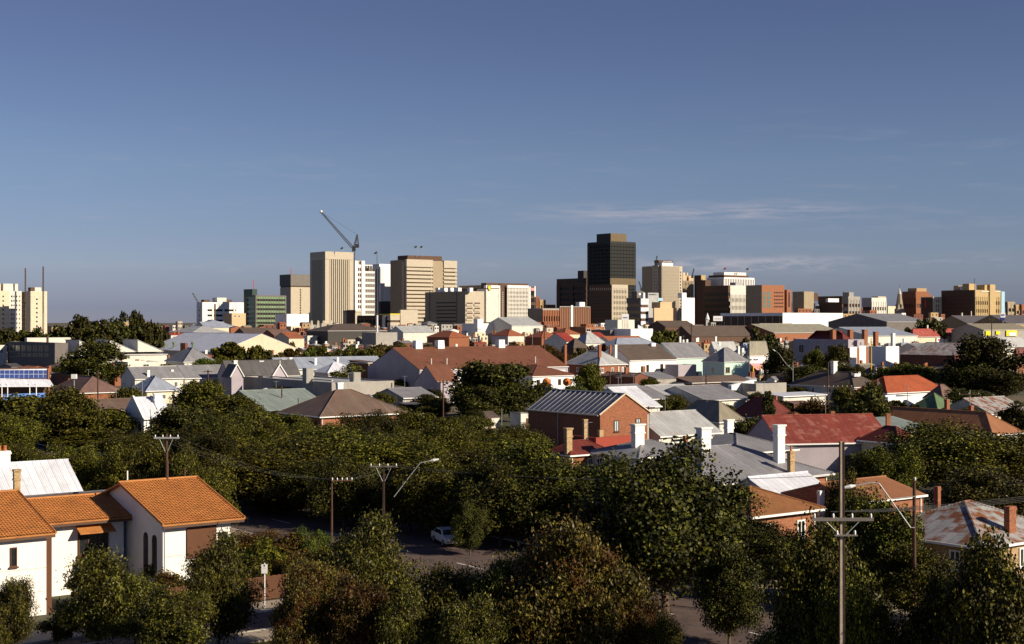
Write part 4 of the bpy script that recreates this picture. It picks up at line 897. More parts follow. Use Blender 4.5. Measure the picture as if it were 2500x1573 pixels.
f = Hs('bungalow with an orange tiled roof and a white gable front', 2084, 2166, 2314, 960, 333, 'hip', 3.6, 'white_clean', 'tile_terra', land='orange tiled bungalow', wF=[(2180, 2200, 966, 978)])
Hs('white flat carport in front of the orange tiled bungalow', 2160, 2168, 2240, 970, 322, 'flat', 0, 'white_clean', 'iron_white', name='carport', cat='carport', b=6)
f = Hs('brown grey hip roofed house with one white chimney', 1922, 2085, 2158, 946, 362, 'hip', 3.6, 'offwhite', 'tile_dark', ch=[(2036, 882, 912, 20, K(t=.5))], land='brown grey hip roof')
fbox(f, 'solar_panel', 'iron_white', 2086, 2100, 912, 920, 3, 3.3)
Hs('mauve brown hip roof between the orange bungalow and the big dark tree', 2252, 2302, 2348, 974, 318, 'hip', 3.0, 'brick', 'tile_mauve')
Hs('flat white roofed shed at the foot of the brown grey hip roof', 1905, 1912, 2022, 968, 325, 'sk', .4, 'offwhite', 'iron_white', name='shed', cat='shed', b=7)
f = Hs('two storey mauve house with flat parapet and red roof behind', 1937, 2071, 2110, 829, 560, 'flat', 0, 'mauve', 'iron_grey', name='house', land='two storey mauve house', wL=[(1950, 1963, 842, 862), (1990, 2002, 843, 862), (2020, 2034, 843, 862), (1950, 1963, 877, 890)], frame='offwhite')
MB().frus(3, f.a - 1, 5, f.b - 4, f.eh - .5, f.eh + 3.4, -4).build('roof', 'iron_maroon', f.e)
for x, y0, y1 in ((2034, 805, 828), (2076, 805, 832), (2111, 805, 835)): chimney(f, x, y0, y1, 17, mat='brick', t=.3, style='plain')
f = Hs('lit brick and white end wall with a very tall brick chimney', 2072, 2074, 2150, 850, 548, 'flat', 0, 'brick_orange', 'iron_brown', name='cottage', land='lit brick end wall', b=10)
fbox(f, 'painted_panel', 'white_clean', 2075, 2092, 847, None, -.12, -.01); fbox(f, 'painted_panel', 'white_clean', 2098, 2114, 845, None, -.12, -.01)
chimney(f, 2138, 810, 856, 16, mat='brick', t=.1, style='plain')
f = Hs('bright white cottage end with a tall white chimney', 2158, 2163, 2195, 846, 535, 'flat', 0, 'white_clean', 'iron_grey', name='cottage', b=8, land='bright white cottage end'); chimney(f, 2180, 814, 846, 13, t=.2, style='plain')
f = Hs('large dark brick shed wall with a rusty white roof on its right', 2195, 2330, 2460, 868, 500, 'gy', 4.2, 'brick_dark', 'iron_rust', name='shed', cat='shed', land='dark brick shed', gutter=None)
f = Hs('hotel with a bright red hip roof and two cream ventilators', 2214, 2230, 2358, 823, 800, 'hip', 4.6, 'cream', 'iron_red', oh=.6, name='hotel', cat='hotel', land='red roofed hotel', wF=[(2324, 2330, 829, 834), (2340, 2346, 829, 834)])
for x in (2264, 2297): chimney(f, x, 794, 806, 6, mat='cream', t=.6, style='plain')
fbox(f, 'sign', 'white_clean', 2287, 2313, 825, 836, -.2, .4); fbox(f, 'red_mark', 'sign_red', 2290, 2297, 828, 832, -.3, -.2)
f = Hs('long blue grey shed roof stretching behind the brick chimneys', 1985, 2120, 2242, 820, 760, 'gx', 4.5, 'offwhite', 'iron_blue', name='shed', cat='shed', b=40, land='long blue grey shed', gutter='offwhite')
f = Hs('low grey green sawtooth factory roof left of the long blue grey shed', 1856, 1890, 2060, 813, 820, 'gx', 5, 'brick_orange', 'saw_roof', name='factory', cat='factory', b=36, land='grey sawtooth roof')
f = Hs('bright white long factory wall with brown shaded bays on its left', 1822, 1911, 2058, 764, 985, 'flat', 0, 'white_clean', 'iron_grey', name='factory', cat='factory', land='bright white factory wall', b=60)
f.box('bay_wall', 'brown_panel', -.3, 0, .2, f.b, 0, f.eh - 2.2)  # brown panel darkens the white factory's left side as shade
for i in range(9): f.box('bay_pier', 'concrete', -.55, -.3, f.b * (i + .3) / 9, f.b * (i + .3) / 9 + .6, 0, f.eh - 2.3)
f = Hs('wide mid grey warehouse roof below the church spire', 2150, 2166, 2270, 786, 930, 'gx', 5.5, 'concrete_dark', 'iron_grey', name='warehouse', cat='warehouse', b=50, land='mid grey warehouse roof')
f = Hs('slate roofed stone church hall left of the blue oval sign', 2352, 2362, 2462, 790, 900, 'gx', 5, 'brick_buff', 'slate', name='church_hall', cat='hall', b=24, land='slate roofed hall', ch=[(2348, 764, 775, 6, K(mat='beige', t=.5, style='plain')), (2371, 760, 775, 3, K(mat='cream', t=.5, style='plain'))])
f = Hs('large dark slate roof with dormer vents at the right edge', 2400, 2462, 2560, 791, 870, 'gx', 5.5, 'brick_buff', 'slate', name='church_hall', cat='hall', b=26, land='large dark slate roof')
f = Hs('grey stone shop with yellow painted sign panels', 2336, 2402, 2520, 806, 800, 'gx', 3.5, 'concrete', 'iron_khaki', name='shop', cat='shop', b=22, land='yellow signed shop')
for (x0, x1, y0, y1) in ((2407, 2418, 808, 820), (2432, 2441, 808, 817), (2457, 2483, 807, 821)): fbox(f, 'sign_panel', 'sign_yellow', x0, x1, y0, y1, -.3, -.05)
fbox(f, 'sign_panel', 'white_clean', 2464, 2480, 812, 820, -.5, -.31)
D_ = 840; e = empty('pole_sign', (gx(2448, D_), D_, 0)); w_ = 12 / 2 * D_ / F
MB().box(-w_, w_, -.4, .4, gz(775.5, D_), gz(764, D_)).build('sign_board', 'sign_white', e); MB().box(-w_, w_ * .6, -.42, .38, gz(783, D_), gz(775.6, D_)).build('lower_board', 'sign_blue', e)
m = MB(); zc = gz(769.5, D_); rr = [(math.cos(t) * w_ * .72, math.sin(t) * w_ * .42) for t in [2 * math.pi * i / 24 for i in range(24)]]
m.prism([(a_, zc + b_) for a_, b_ in rr], 'y', -.55, -.41).build('oval_badge', 'sign_blue', e)
MB().prism([(a_ * .55, zc + b_ * .45) for a_, b_ in rr], 'y', -.62, -.56).build('badge_middle', 'blue_pale', e)
MB().tube([(0, 0, 0), (0, 0, gz(783, D_))], .25, 6).build('post', 'metal', e); e.rotation_euler[2] = R(5)
tag(e, 'white advertising sign with a dark blue oval, before the large dark slate roof', 'sign')
for (x0, x1, y0, y1, d, lb) in ((1517.5, 1535, 767, 781, 1020, 'square white billboard with small dark lettering above a cream block'), (1741, 1764, 772, 784, 980, 'white rooftop billboard on thin legs right of the tiny white spirelet')):
    e = empty('billboard', (gx((x0 + x1) / 2, d), d, 0)); w_ = (x1 - x0) / 2 * d / F
    MB().box(-w_, w_, -.3, .3, gz(y1, d), gz(y0, d)).build('board', 'sign_white', e)
    for k in range(4): MB().tube([(-w_ * .8 + k * w_ * .53, .1, 0), (-w_ * .8 + k * w_ * .53, .1, gz(y1, d))], .15, 4).build('leg', 'metal_dark', e)
    for k in range(4): MB().box(-w_ * .7 + k * w_ * .36, -w_ * .7 + k * w_ * .36 + w_ * .24, -.34, -.3, gz(y1, d) + 1.0, gz(y1, d) + 2.0).build('letter', 'sign_blue' if x0 < 1600 else 'mauve', e)
    e.rotation_euler[2] = R(8); tag(e, lb, 'billboard')
f = Hs('cream parapet block carrying the square white billboard', 1506, 1508, 1549, 781, 1030, 'flat', 0, 'offwhite', 'iron_grey', name='shop', cat='shop', land='cream billboard block', b=14)
f = Hs('pink brick shop with two grey windows before the dark car yard', 1428, 1430, 1475, 798, 900, 'flat', 0, 'brick_orange', 'iron_grey', name='shop', cat='shop', wF=[(1431, 1442, 803, 810), (1455, 1467, 803, 810)], b=16, land='pink brick shop')
f = Hs('bright white shed with a pointed triangular fin on its parapet', 1538, 1540, 1594, 803, 860, 'flat', 0, 'white_clean', 'iron_white', name='shed', cat='shed', b=20, land='white finned shed')
q0 = f.PF(1558, 793, -.1); q1 = f.PF(1572, 803, -.1); MB().prism([(q0[0], f.eh - .1), (q1[0], f.eh - .1), (q0[0], q0[1])], 'y', -.12, .5).build('fin', 'white_clean', f.e)
f = Hs('grey fronted workshop left of the white finned shed', 1488, 1490, 1538, 806, 870, 'flat', 0, 'concrete_dark', 'iron_grey', name='workshop', cat='workshop', b=18)
f = Hs('white tower-fronted hall with a low roof before the shield-badged offices', 1164, 1166, 1246, 790, 1050, 'flat', 0, 'white', 'iron_grey', name='hall', cat='hall', b=20, land='white tower-fronted hall'); fbox(f, 'front_tower', 'white_clean', 1166, 1179, 779, 803, -1, 4)
f = Hs('pale grey pitched roof hall right of the white tower-fronted hall', 1235, 1250, 1326, 795, 1040, 'gx', 6, 'offwhite', 'iron_light', name='hall', cat='hall', b=34, land='pale pitched hall')
f = Hs('dark hip roofed long shed before the foot of the tall finned tower', 760, 800, 945, 808, 930, 'hip', 4.5, 'dark_panel', 'tile_dark', name='shed', cat='shed', b=30, land='dark hip roofed shed')
f = Hs('grey stone cottage end with white quoins and a pale arched door', 914, 918, 970, 812, 830, 'flat', 0, 'concrete', 'iron_grey', b=16, land='stone cottage end')
f = Hs('white shed with crenellated top beside the green office block', 698, 700, 754, 767, 1180, 'flat', 0, 'white_clean', 'iron_grey', name='shed', cat='shed', b=20, land='white crenellated shed')
for x, w_ in ((757, 7), (773, 7), (787, 10), (803, 11)):
    d = 1090; e = empty('roof_ventilator', (gx(x + 4, d), d, 0)); s_ = w_ * d / F / 2
    MB().box(-s_, s_, -s_, s_, 0, gz(797, d)).build('base', 'offwhite', e); MB().frus(-s_ * .8, s_ * .8, -s_ * .8, s_ * .8, gz(797, d), gz(783, d), -s_ * .3).build('cowl', 'cream', e)
    tag(e, {757: 'leftmost', 773: 'second', 787: 'third', 803: 'rightmost'}[x] + ' of four cream brewery cowls at the foot of the tall finned tower', 'roof ventilator', 'cream cowls in a row')
f = Hs('low ornate pink sandstone house front at the right foot of the white ribbon-window slab', 556, 566, 600, 765, 1210, 'flat', 0, 'sand', 'iron_grey', name='mansion', cat='mansion', b=16, wF=[(572, 576, 770, 775), (582, 586, 770, 775)])
f = Hs('big pale blue hip roof below the white ribbon-window slab', 460, 500, 575, 797, 1080, 'hip', 5, 'offwhite', 'iron_blue', name='hall', cat='hall', land='pale blue hall roof')
# terracotta and grey roofs of the middle distance, set out by hand
for (xl, xe, xr, y, d, rf, rs, rm, lb, ld) in (
    (1040, 1096, 1148, 824, 800, 'hip', 3.6, 'tile_rust', 'red brown tiled hip roof over the left end of the warehouse ridge', 'left red tiled roof'),
    (1198, 1240, 1282, 820, 810, 'hip', 3.6, 'tile_rust', 'red brown tiled hip roof above the middle of the warehouse ridge', 'middle red tiled roof'),
    (1280, 1322, 1372, 824, 790, 'hip', 3.6, 'tile_rust', 'wide red brown tiled hip roof left of the pink brick shop', 'wide red tiled roof'),
    (1340, 1378, 1418, 816, 840, 'hip', 3.4, 'tile_rust', 'farther red brown tiled roof just left of the pink brick shop', None),
    (1362, 1384, 1412, 834, 690, 'gx', 4, 'iron_red', 'bright red iron roof beside the pale grey hip', 'bright red iron roof'),
    (1396, 1430, 1480, 838, 650, 'hip', 5, 'iron_light', 'pale grey hip roof among the red ones above the brick house', 'pale grey hip roof'),
    (1460, 1470, 1494, 832, 700, 'gx', 4, 'iron_red', 'small bright red roof right of the pale grey hip', None),
    (1370, 1400, 1440, 850, 600, 'hip', 4, 'tile_dark', 'dark brown hip roof left of the tall brick chimneys', None),
    (1462, 1500, 1590, 842, 690, 'gx', 4, 'tile_rust', 'long brown roof row below the white finned shed', None),
    (1590, 1690, 1850, 822, 800, 'gx', 6, 'tile_dark', 'huge dark brown market roof below the white rooftop billboard', 'dark brown market roof'),
    (1595, 1625, 1700, 798, 960, 'gx', 4, 'tile_dark', 'long dark shed roof left of the dark brown market roof', None),
    (1850, 1880, 1960, 806, 880, 'gx', 4, 'saw_roof', 'grey green ribbed roof below the bright white factory wall', None),
    (560, 600, 690, 817, 870, 'gx', 4, 'tile_dark', 'long dark tiled roof beneath the green office block', 'long dark tiled roof'),
    (640, 670, 720, 820, 830, 'gx', 3.5, 'tile_mauve', 'mauve tiled roof with a rust end right of the long dark tiled roof', None),
    (684, 706, 744, 826, 770, 'gx', 3.2, 'tile_rust', 'rust red gable roof above the cream gabled hall', 'rust red gable'),
    (410, 470, 560, 812, 900, 'hip', 4, 'iron_light', 'pale hip roof right of the dark left tree clump', 'pale hip roof'),
    (455, 500, 560, 800, 1000, 'gx', 4, 'iron_blue', 'blue grey long roof below the pale blue hall roof', None),
    (960, 985, 1062, 812, 880, 'gx', 4, 'iron_light', 'pale grey roof right of the stone cottage end', 'pale grey roof'),
    (2232, 2262, 2312, 858, 560, 'gx', 3, 'iron_grey', 'low grey roof before the red roofed hotel', None),
    (2410, 2440, 2520, 848, 520, 'hip', 3.5, 'iron_light', 'pale grey hip roof at the right edge above the big dark tree', None),
    (2470, 2482, 2540, 872, 480, 'hip', 3.0, 'iron_maroon', 'dark red roof corner at the right edge', None)):
    Hs(lb, xl, xe, xr, y, d, rf, rs, 'brown_panel' if rm in ('tile_dark', 'saw_roof') else rnd.choice(['offwhite', 'brick', 'cream']), rm, oh=.4, gutter=None, land=ld, b=None if rf == 'hip' else 18)
# =================================================================== the rest of the roofscape: one house after another, each its own
def free(x, y, r):
    return all(math.hypot(x - a, y - b) > (r + c) * .62 for a, b, c in FOOT)
WALLS = ['offwhite', 'brick', 'cream', 'white', 'brick_buff', 'concrete', 'concrete', 'beige', 'concrete_dark', 'brick_dark']
ROOFS = [('iron_grey', 'grey iron'), ('iron_light', 'pale iron'), ('tile_rust', 'rust tiled'), ('tile_dark', 'dark tiled'), ('iron_brown', 'brown iron'), ('iron_blue', 'blue grey iron'), ('iron_red', 'red iron'), ('iron_white', 'white iron'), ('tile_mauve', 'mauve tiled'), ('slate', 'slate'), ('iron_dark', 'dark iron'), ('saw_roof', 'greenish iron'), ('iron_grey', 'grey iron')]
WN = {'offwhite': 'pale', 'brick': 'brick', 'cream': 'cream', 'white': 'white', 'brick_buff': 'buff brick', 'concrete': 'grey', 'brick_dark': 'dark brick', 'concrete_dark': 'dark grey', 'beige': 'beige'}
def fill_row(D, x0, x1, zlo, zhi, wpx, flat, seed, name, cat, force=False):
    r = random.Random(seed); x = x0
    while x < x1:
        w = wpx * r.uniform(.4, 1.25); Dd = D * r.uniform(.95, 1.06); xe = x + w * r.uniform(.2, .5)
        cx, cy = gx(x + w / 2, Dd), Dd + 8
        if force or free(cx, cy, w * Dd / F * .5):
            zt = r.uniform(zlo, zhi); yE = CY + (H - zt) / Dd * F
            fl = r.random() < flat
            wl = r.choice(WALLS); rm, rn = r.choice(ROOFS); kind = 'flat' if fl else r.choice(['hip', 'gx', 'gx', 'gy', 'hip'])
            n_ch = 0 if fl or D > 1000 else r.choice([0, 1, 1, 2, 2])
            f = Fr(name, x, xe, x + w, Dd, b=None if w < 60 else 16); f.b = min(f.b, 26); f.a = min(f.a, 60)
            f.eh = zt; rise = 0 if fl else min(f.a, f.b) * r.uniform(.13, .2)
            walls(f, kind, f.eh, rise, wl, 0 if fl else .3); f.roof = roof_parts(f, kind, f.eh, rise, rm, wl, .3, None)
            ch = r.choice([('white', 'white'), ('brick', 'brick')])
            for c in range(n_ch):
                cx_ = f.a * r.uniform(.25, .75); cy_ = f.b * r.uniform(.3, .6); hw = r.uniform(.4, .6)
                o = MB().box(cx_ - hw, cx_ + hw, cy_ - hw * .7, cy_ + hw * .7, f.eh, f.eh + rise + r.uniform(1.2, 2.0)).build('chimney', ch[0], f.e)
            nw = 0
            if D < 1300:
                nf = max(1, int((zt - 1.5) / 3.4)); nc = max(2, int(f.a / 3.6))
                for k in range(nf):
                    for j in range(nc):
                        if nw >= 18: break
                        p = f.a * (j + .5) / nc; z = zt - 2.6 - k * 3.4
                        if z < .8: continue
                        f.box('window', 'glass', p - .55, p + .55, .24 if not fl else -.04, .5, z, z + 1.5); nw += 1
            form = {'flat': 'flat roofed', 'hip': 'hip roofed', 'gx': 'long gabled', 'gy': 'gable fronted'}[kind]
            if fl: desc = f'{form} {WN[wl]} block'
            else: desc = f'{form} {rn} {cat}' + (f' with {ch[1]} chimney' + ('s' if n_ch > 1 else '') if n_ch else '')
            f.e['category'] = cat
            PENDING.append((f.e, desc, x + w / 2, yE, Dd))
        x += w * r.uniform(.85, 1.15)
fill_row(1175, 115, 470, 15, 20.5, 34, .7, 10, 'low_rise_building', 'building')
fill_row(1175, 460, 2500, 14.5, 19.2, 36, .75, 11, 'low_rise_building', 'building')
fill_row(1470, 1940, 2200, 34, 42, 44, .95, 21, 'mid_rise_building', 'building', True)
fill_row(1200, 1940, 2290, 22, 31, 34, .9, 22, 'mid_rise_building', 'building', True)
fill_row(1110, 1960, 2300, 17, 25, 30, .8, 27, 'low_rise_building', 'building', True)
fill_row(1120, 600, 1300, 14, 19, 28, .6, 23, 'low_rise_building', 'building', True)
fill_row(1130, 1300, 1850, 15, 20, 28, .6, 24, 'low_rise_building', 'building', True)
fill_row(1500, 2440, 2500, 26, 38, 30, .9, 25, 'mid_rise_building', 'building')
fill_row(1050, 430, 2500, 11, 15.5, 38, .6, 12, 'low_rise_building', 'building')
fill_row(730, 1590, 1865, 8, 10.5, 38, .1, 41, 'cottage', 'house', True)
fill_row(755, 1870, 2010, 9, 11, 40, .1, 42, 'cottage', 'house', True)
fill_row(690, 2040, 2235, 8.5, 10.5, 36, .2, 43, 'cottage', 'house', True)
fill_row(730, 2340, 2500, 6.5, 9, 36, .1, 44, 'cottage', 'house', True)
fill_row(620, 1400, 1600, 6, 8, 36, .1, 45, 'cottage', 'house', True)
fill_row(930, 380, 2500, 8, 12.5, 42, .4, 13, 'shop_building', 'building')
fill_row(800, 380, 2500, 6, 9, 46, .25, 14, 'cottage', 'house')
fill_row(690, 0, 2500, 4.5, 6.5, 52, .15, 15, 'cottage', 'house')
fill_row(590, 0, 2450, 3.6, 5.2, 58, .1, 16, 'cottage', 'house')
fill_row(500, 0, 2400, 3.4, 4.6, 66, .08, 17, 'cottage', 'house')
fill_row(430, 60, 2300, 3.2, 4.2, 72, .05, 18, 'cottage', 'house')

# back yard sheds and boundary fences among the nearer houses
def yards(n_, x0, x1, d0, d1, seed):
    r = random.Random(seed); k = 0; tries = 0
    while k < n_ and tries < 4000:
        tries += 1
        D = r.uniform(d0, d1); x = r.uniform(x0, x1)
        if not free(gx(x, D), D, 2.2): continue
        w_ = r.uniform(3, 6.5); f = Fr('garden_shed', 0, x, 0, D, a=w_, b=r.uniform(2.5, 4.5)); f.eh = r.uniform(2.0, 2.7)
        kd = r.choice(['sk', 'gx', 'sk', 'sy']); ri = .4 if kd != 'gx' else .9
        wl, wn = r.choice([('offwhite', 'pale'), ('iron_grey', 'grey'), ('brick', 'brick'), ('white', 'white'), ('iron_green', 'green'), ('brown_wood', 'brown')])
        rm, rn = r.choice(ROOFS); walls(f, kd, f.eh, ri, wl, .1); roof_parts(f, kd, f.eh, ri, rm, wl, .1, None)
        f.box('door', 'brown_wood', w_ * .3, w_ * .3 + .9, .02, .2, .02, 1.95)
        f.e['category'] = 'shed'; PENDING.append((f.e, f'small {wn} shed with {rn} roof', x, CY + (H - f.eh) / D * F, D)); k += 1
yards(70, 560, 2480, 205, 460, 31)
# television aerials on the nearer roofs
r_ = random.Random(3); na = 0
for o in list(bpy.data.objects):
    if o.name.startswith('house') and o.parent is None and o.type == 'EMPTY' and na < 26:
        rf = next((c for c in o.children if c.name.startswith('roof')), None)
        if rf is None or o.location.y > 480: continue
        zs = max(v.co.z for v in rf.data.vertices); xs = [v.co.x for v in rf.data.vertices]; ys = [v.co.y for v in rf.data.vertices]
        x = min(xs) + (max(xs) - min(xs)) * r_.uniform(.3, .7); y = (min(ys) + max(ys)) / 2; hh = r_.uniform(1.6, 3.2)
        m = MB().tube([(x, y, zs - .8), (x, y, zs + hh)], .03, 5); a_ = MB().tube([(x - .7, y, zs + hh - .1), (x + .7, y, zs + hh - .1)], .02, 4)
        q = m.build('aerial_mast', 'metal', o)
        for i in range(4): a_.box(x - .6 + i * .4, x - .57 + i * .4, y - .4 + i * .05, y + .4 - i * .05, zs + hh - .12, zs + hh - .09)
        a_.build('aerial_array', 'metal', q); na += 1
# =================================================================== streets (s runs along the cross street, t along the main one)
cu_, su_ = math.cos(PHI), math.sin(PHI)
def ST(s, t): return (s * cu_ - t * su_, s * su_ + t * cu_)
def strip(name, s0, s1, t0, t1, z, mat, kind='structure', steps=1):
    pts = []; fs = []
    for i in range(steps + 1):
        a_ = (s0 + (s1 - s0) * i / steps) if abs(s1 - s0) > abs(t1 - t0) else None
        if a_ is not None: pts += [(*ST(a_, t0), z), (*ST(a_, t1), z)]
        else: b_ = t0 + (t1 - t0) * i / steps; pts += [(*ST(s0, b_), z), (*ST(s1, b_), z)]
    for i in range(steps): fs.append((2 * i, 2 * i + 2, 2 * i + 3, 2 * i + 1) if abs(s1 - s0) > abs(t1 - t0) else (2 * i, 2 * i + 1, 2 * i + 3, 2 * i + 2))
    o = MB().poly(pts, fs).build(name, mat); o['kind'] = kind; return o
strip('road', 61, 78, 20, 330, .006, 'asphalt', steps=12)
strip('road', -40, 60.99, 83.3, 88.4, .010, 'asphalt', steps=10)
strip('verge', -30, 60.7, 60, 83.1, .004, 'verge', steps=8)
def kerbed(name, s0, s1, t0, t1, z, mat):
    m = MB(); q = [ST(s0, t0), ST(s1, t0), ST(s1, t1), ST(s0, t1)]
    m.slab([(x, y, z) for x, y in q], z - .001); o = m.build(name, mat); o['kind'] = 'structure'; return o
kerbed('footpath', -30, 60.8, 88.6, 91.4, .13, 'paving'); kerbed('footpath', 78.25, 84, 40, 300, .13, 'paving'); kerbed('footpath', 57.5, 60.8, 91.5, 320, .13, 'paving')
kerbed('footpath', -30, 58, 80.4, 83.0, .12, 'paving')
kerbed('kerb', -30, 60.8, 88.42, 88.6, .15, 'kerb'); kerbed('kerb', 78.03, 78.25, 40, 300, .15, 'kerb'); kerbed('kerb', 60.8, 61, 88.6, 320, .15, 'kerb')
kerbed('kerb', -30, 58, 83.02, 83.25, .15, 'kerb'); kerbed('kerb', 60.75, 60.98, 30, 80, .15, 'kerb')
for i in range(14): strip('road_marking', 67.3, 67.45, 60 + i * 11, 64 + i * 11, .014, 'line_paint')
# =================================================================== the orange tiled house
bx_, by_ = ST(33.6, 96.3)
H_ = empty('townhouse', (bx_, by_, 0), PHI)
tag(H_, 'white stepped townhouse under three orange tiled roofs, in the lower left corner', 'house'); FOOT.append((bx_, by_, 14)); LAND.append((300, 1270, 97, 'orange tiled townhouse'))
def tiled(x0, x1, y0, yr, z0, zr, name='tiled_roof'):
    """a slope of interlocking tiles, courses stepped and pans rolled, running up along y"""
    L = math.hypot(yr - y0, zr - z0); nc = int(L / .33); cw = .22; nx = int((x1 - x0) / cw) * 6
    vs, fs = [], []
    ny = Vector((0, -(zr - z0), yr - y0)).normalized()
    for c in range(nc + 1):
        for lip in (0, 1):
            t = min(1, (c + lip) / nc) if nc else 0
            if c == nc and lip: continue
            for i in range(nx + 1):
                x = x0 + (x1 - x0) * i / nx
                ph = (i % 6) / 6; roll = .045 * max(0, math.sin(ph * 2 * math.pi)) ** .7 if math.sin(ph * 2 * math.pi) > 0 else 0
                h = roll + (.045 if lip == 0 else 0.0) + .01 * math.sin(i * .37 + c * 1.9)
                vs.append((x, y0 + (yr - y0) * t + ny.y * h, z0 + (zr - z0) * t + ny.z * h))
    rows = len(vs) // (nx + 1)
    for r_ in range(rows - 1):
        for i in range(nx): a_ = r_ * (nx + 1) + i; fs.append((a_, a_ + 1, a_ + nx + 2, a_ + nx + 1))
    m = MB().poly(vs, fs)
    m.slab([(x0, y0, z0 - .01), (x1, y0, z0 - .01), (x1, yr, zr - .01), (x0, yr, zr - .01)], .1)
    return m.build('roof', 'tile_orange', H_)
def wing(x0, x1, y0, yr, yb, z0, zr, wx0, wx1, wy0):
    r = tiled(x0, x1, y0, yr, z0, zr); m = MB().slab([(x0, yr, zr - .01), (x1, yr, zr - .01), (x1, yb, z0 + .2), (x0, yb, z0 + .2)], .12); m.build('back_slope', 'tile_orange', r)
    MB().tube([(x0, yr, zr + .04), (x1, yr, zr + .04)], .11, 7).build('ridge_cap', 'tile_orange', r)
    for xx in (x0 + .02, x1 - .02): MB().tube([(xx, y0, z0 + .03), (xx, yr, zr + .05)], .08, 6).build('verge_cap', 'tile_orange', r)
    MB().box(x0 + .05, x1 - .05, y0 + .02, y0 + .2, z0 - .3, z0 - .12).build('gutter', 'brown_panel', r)
    s = (zr - z0) / (yr - y0); yb_ = yb - .4
    MB().prism([(wy0, 0), (yb_, 0), (yb_, z0 + .2), (yr, zr - .14), (wy0, z0 + s * (wy0 - y0) - .14)], 'x', wx0, wx1).build('wall', 'white', H_)
wing(-14, 0, 0, 8, 14.5, 5.6, 7.7, -13.8, -.5, .55)
wing(-6.2, 7.9, 5.75, 10.5, 14.8, 5.45, 6.7, -.49, 7.4, 6.6)
wing(7.3, 13.7, -.9, 7.4, 14, 5.6, 7.85, 7.75, 12.85, -.2)
for y in (1.6, 5.0): pass
def hwin(face, p0, p1, z0, z1, off, pane='glass', fr_='brown_wood', mull=1, sill=True):
    class Q: e = H_
    return window(Q, face, p0, p1, z0, z1, pane, fr_, off=off, mull=mull, sill=sill)
hwin('F', -4.15, -3.7, 3.5, 4.8, .55, mull=0); hwin('F', -2.95, -2.5, 3.5, 4.8, .55, mull=0)
hwin('F', 3.9, 6.2, 2.8, 4.7, 6.6, mull=2); MB().slab([(3.7, 5.5, 4.55), (6.4, 5.5, 4.55), (6.4, 6.58, 5.0), (3.7, 6.58, 5.0)], .08).build('window_hood', 'tile_orange', H_)
MB().box(3.8, 6.3, 6.44, 6.6, 1.3, 2.7).build('window_panel', 'brown_wood', H_)
MB().box(9.4, 11.7, -.32, -.2, 2.9, 5.15).build('shutter', 'brown_wood', H_); MB().box(9.35, 11.75, -.36, -.2, 2.8, 2.88).build('sill', 'offwhite', H_)
MB().box(-.5, 0, .9, 6.55, 0, 5.3).build('link_wall', 'brown_wood', H_); MB().box(-.02, .04, 1.4, 3.2, 4.3, 5.1).build('glass_block', 'glass_pale', H_); MB().box(-.02, .04, 1.4, 3.2, 1.6, 2.8).build('glass_block', 'glass_pale', H_)
for z in (1.6, 3.2): MB().box(-13.8, -.5, .54, .56, z, z + .03).build('render_joint', 'concrete', H_); MB().box(7.75, 12.85, -.215, -.195, z, z + .03).build('render_joint', 'concrete', H_)
for y in (1.6, 3.2):
    m = MB(); pts = [(y - .38, 1.4), (y + .38, 1.4)] + [(y + .38 * math.cos(t), 4.2 + .38 * math.sin(t)) for t in [math.pi * i / 8 for i in range(9)]]
    m.prism(pts, 'x', 7.70, 7.76); m.build('arched_window', 'glass_brown', H_)
m = MB().tube([(1.9, 6.55, .2), (1.9, 6.55, 5.2)], .045, 6); m.build('downpipe', 'concrete', H_)
MB().tube([(7.6, -.25, .2), (7.6, -.25, 5.2)], .05, 6).build('downpipe', 'white_clean', H_)
MB().tube([(11.2, 7.3, 7.7), (11.2, 7.3, 9.3)], .07, 6).build('flue', 'brown_panel', H_); MB().tube([(8.1, 7.6, 7.6), (8.1, 7.6, 8.7)], .05, 6).build('vent_pipe', 'white_clean', H_)
MB().box(11.9, 12.6, -.3, -.2, 3.2, 4.6).build('side_window', 'glass', H_)
# carport roof, fences by the street
for s0, s1, t, lb in ((36, 59, 92.2, 'brown paling fence along the side street, in front of the townhouse garden'), ):
    e = empty('paling_fence', (*ST(s0, t), 0), PHI); m = MB(); n = int((s1 - s0) / .16)
    for i in range(n): m.box(i * .16, i * .16 + .14, 0, .025, .08, 1.75 + .02 * math.sin(i * 2.3))
    m.build('palings', 'brown_wood', e); MB().box(0, s1 - s0, .026, .08, .4, .5).build('rail', 'brown_wood', e); MB().box(0, s1 - s0, .026, .08, 1.3, 1.4).build('rail', 'brown_wood', e)
    tag(e, lb, 'fence')
e = empty('sheet_fence', (*ST(84.5, 70), 0), PHI + R(90)); m = MB()
for i in range(60): m.box(i * .4, i * .4 + .38, 0, .03 + .03 * (i % 2), .05, 1.9)
m.build('panels', 'concrete', e)
for i in range(11): MB().box(i * 2.4 - .05, i * 2.4 + .05, .07, .17, 0, 2.0).build('post', 'brick_orange', e)
tag(e, 'grey sheet fence behind the footpath on the right', 'fence')
# =================================================================== near left: the blue white roof and its neighbours
f = Hs('big house roof of pale blue white iron with a white chimney', -260, -150, 214, 1197, 125, 'gx', 3.3, 'offwhite', 'iron_white', oh=.4, b=10.4, ch=[(5, 1101, 1128, 46, K(t=.5, style='plain', pots=2))], land='pale blue white roof', eh=3.4)
f = Hs('low dark slate roof with a small brick chimney, below the pale blue white roof', -60, 60, 330, 1222, 118, 'gx', .9, 'brick', 'slate', oh=.3, b=8, ch=[(41, 1146, 1196, 22, K(mat='brick_buff', t=.3, style='tall'))], eh=4.1)
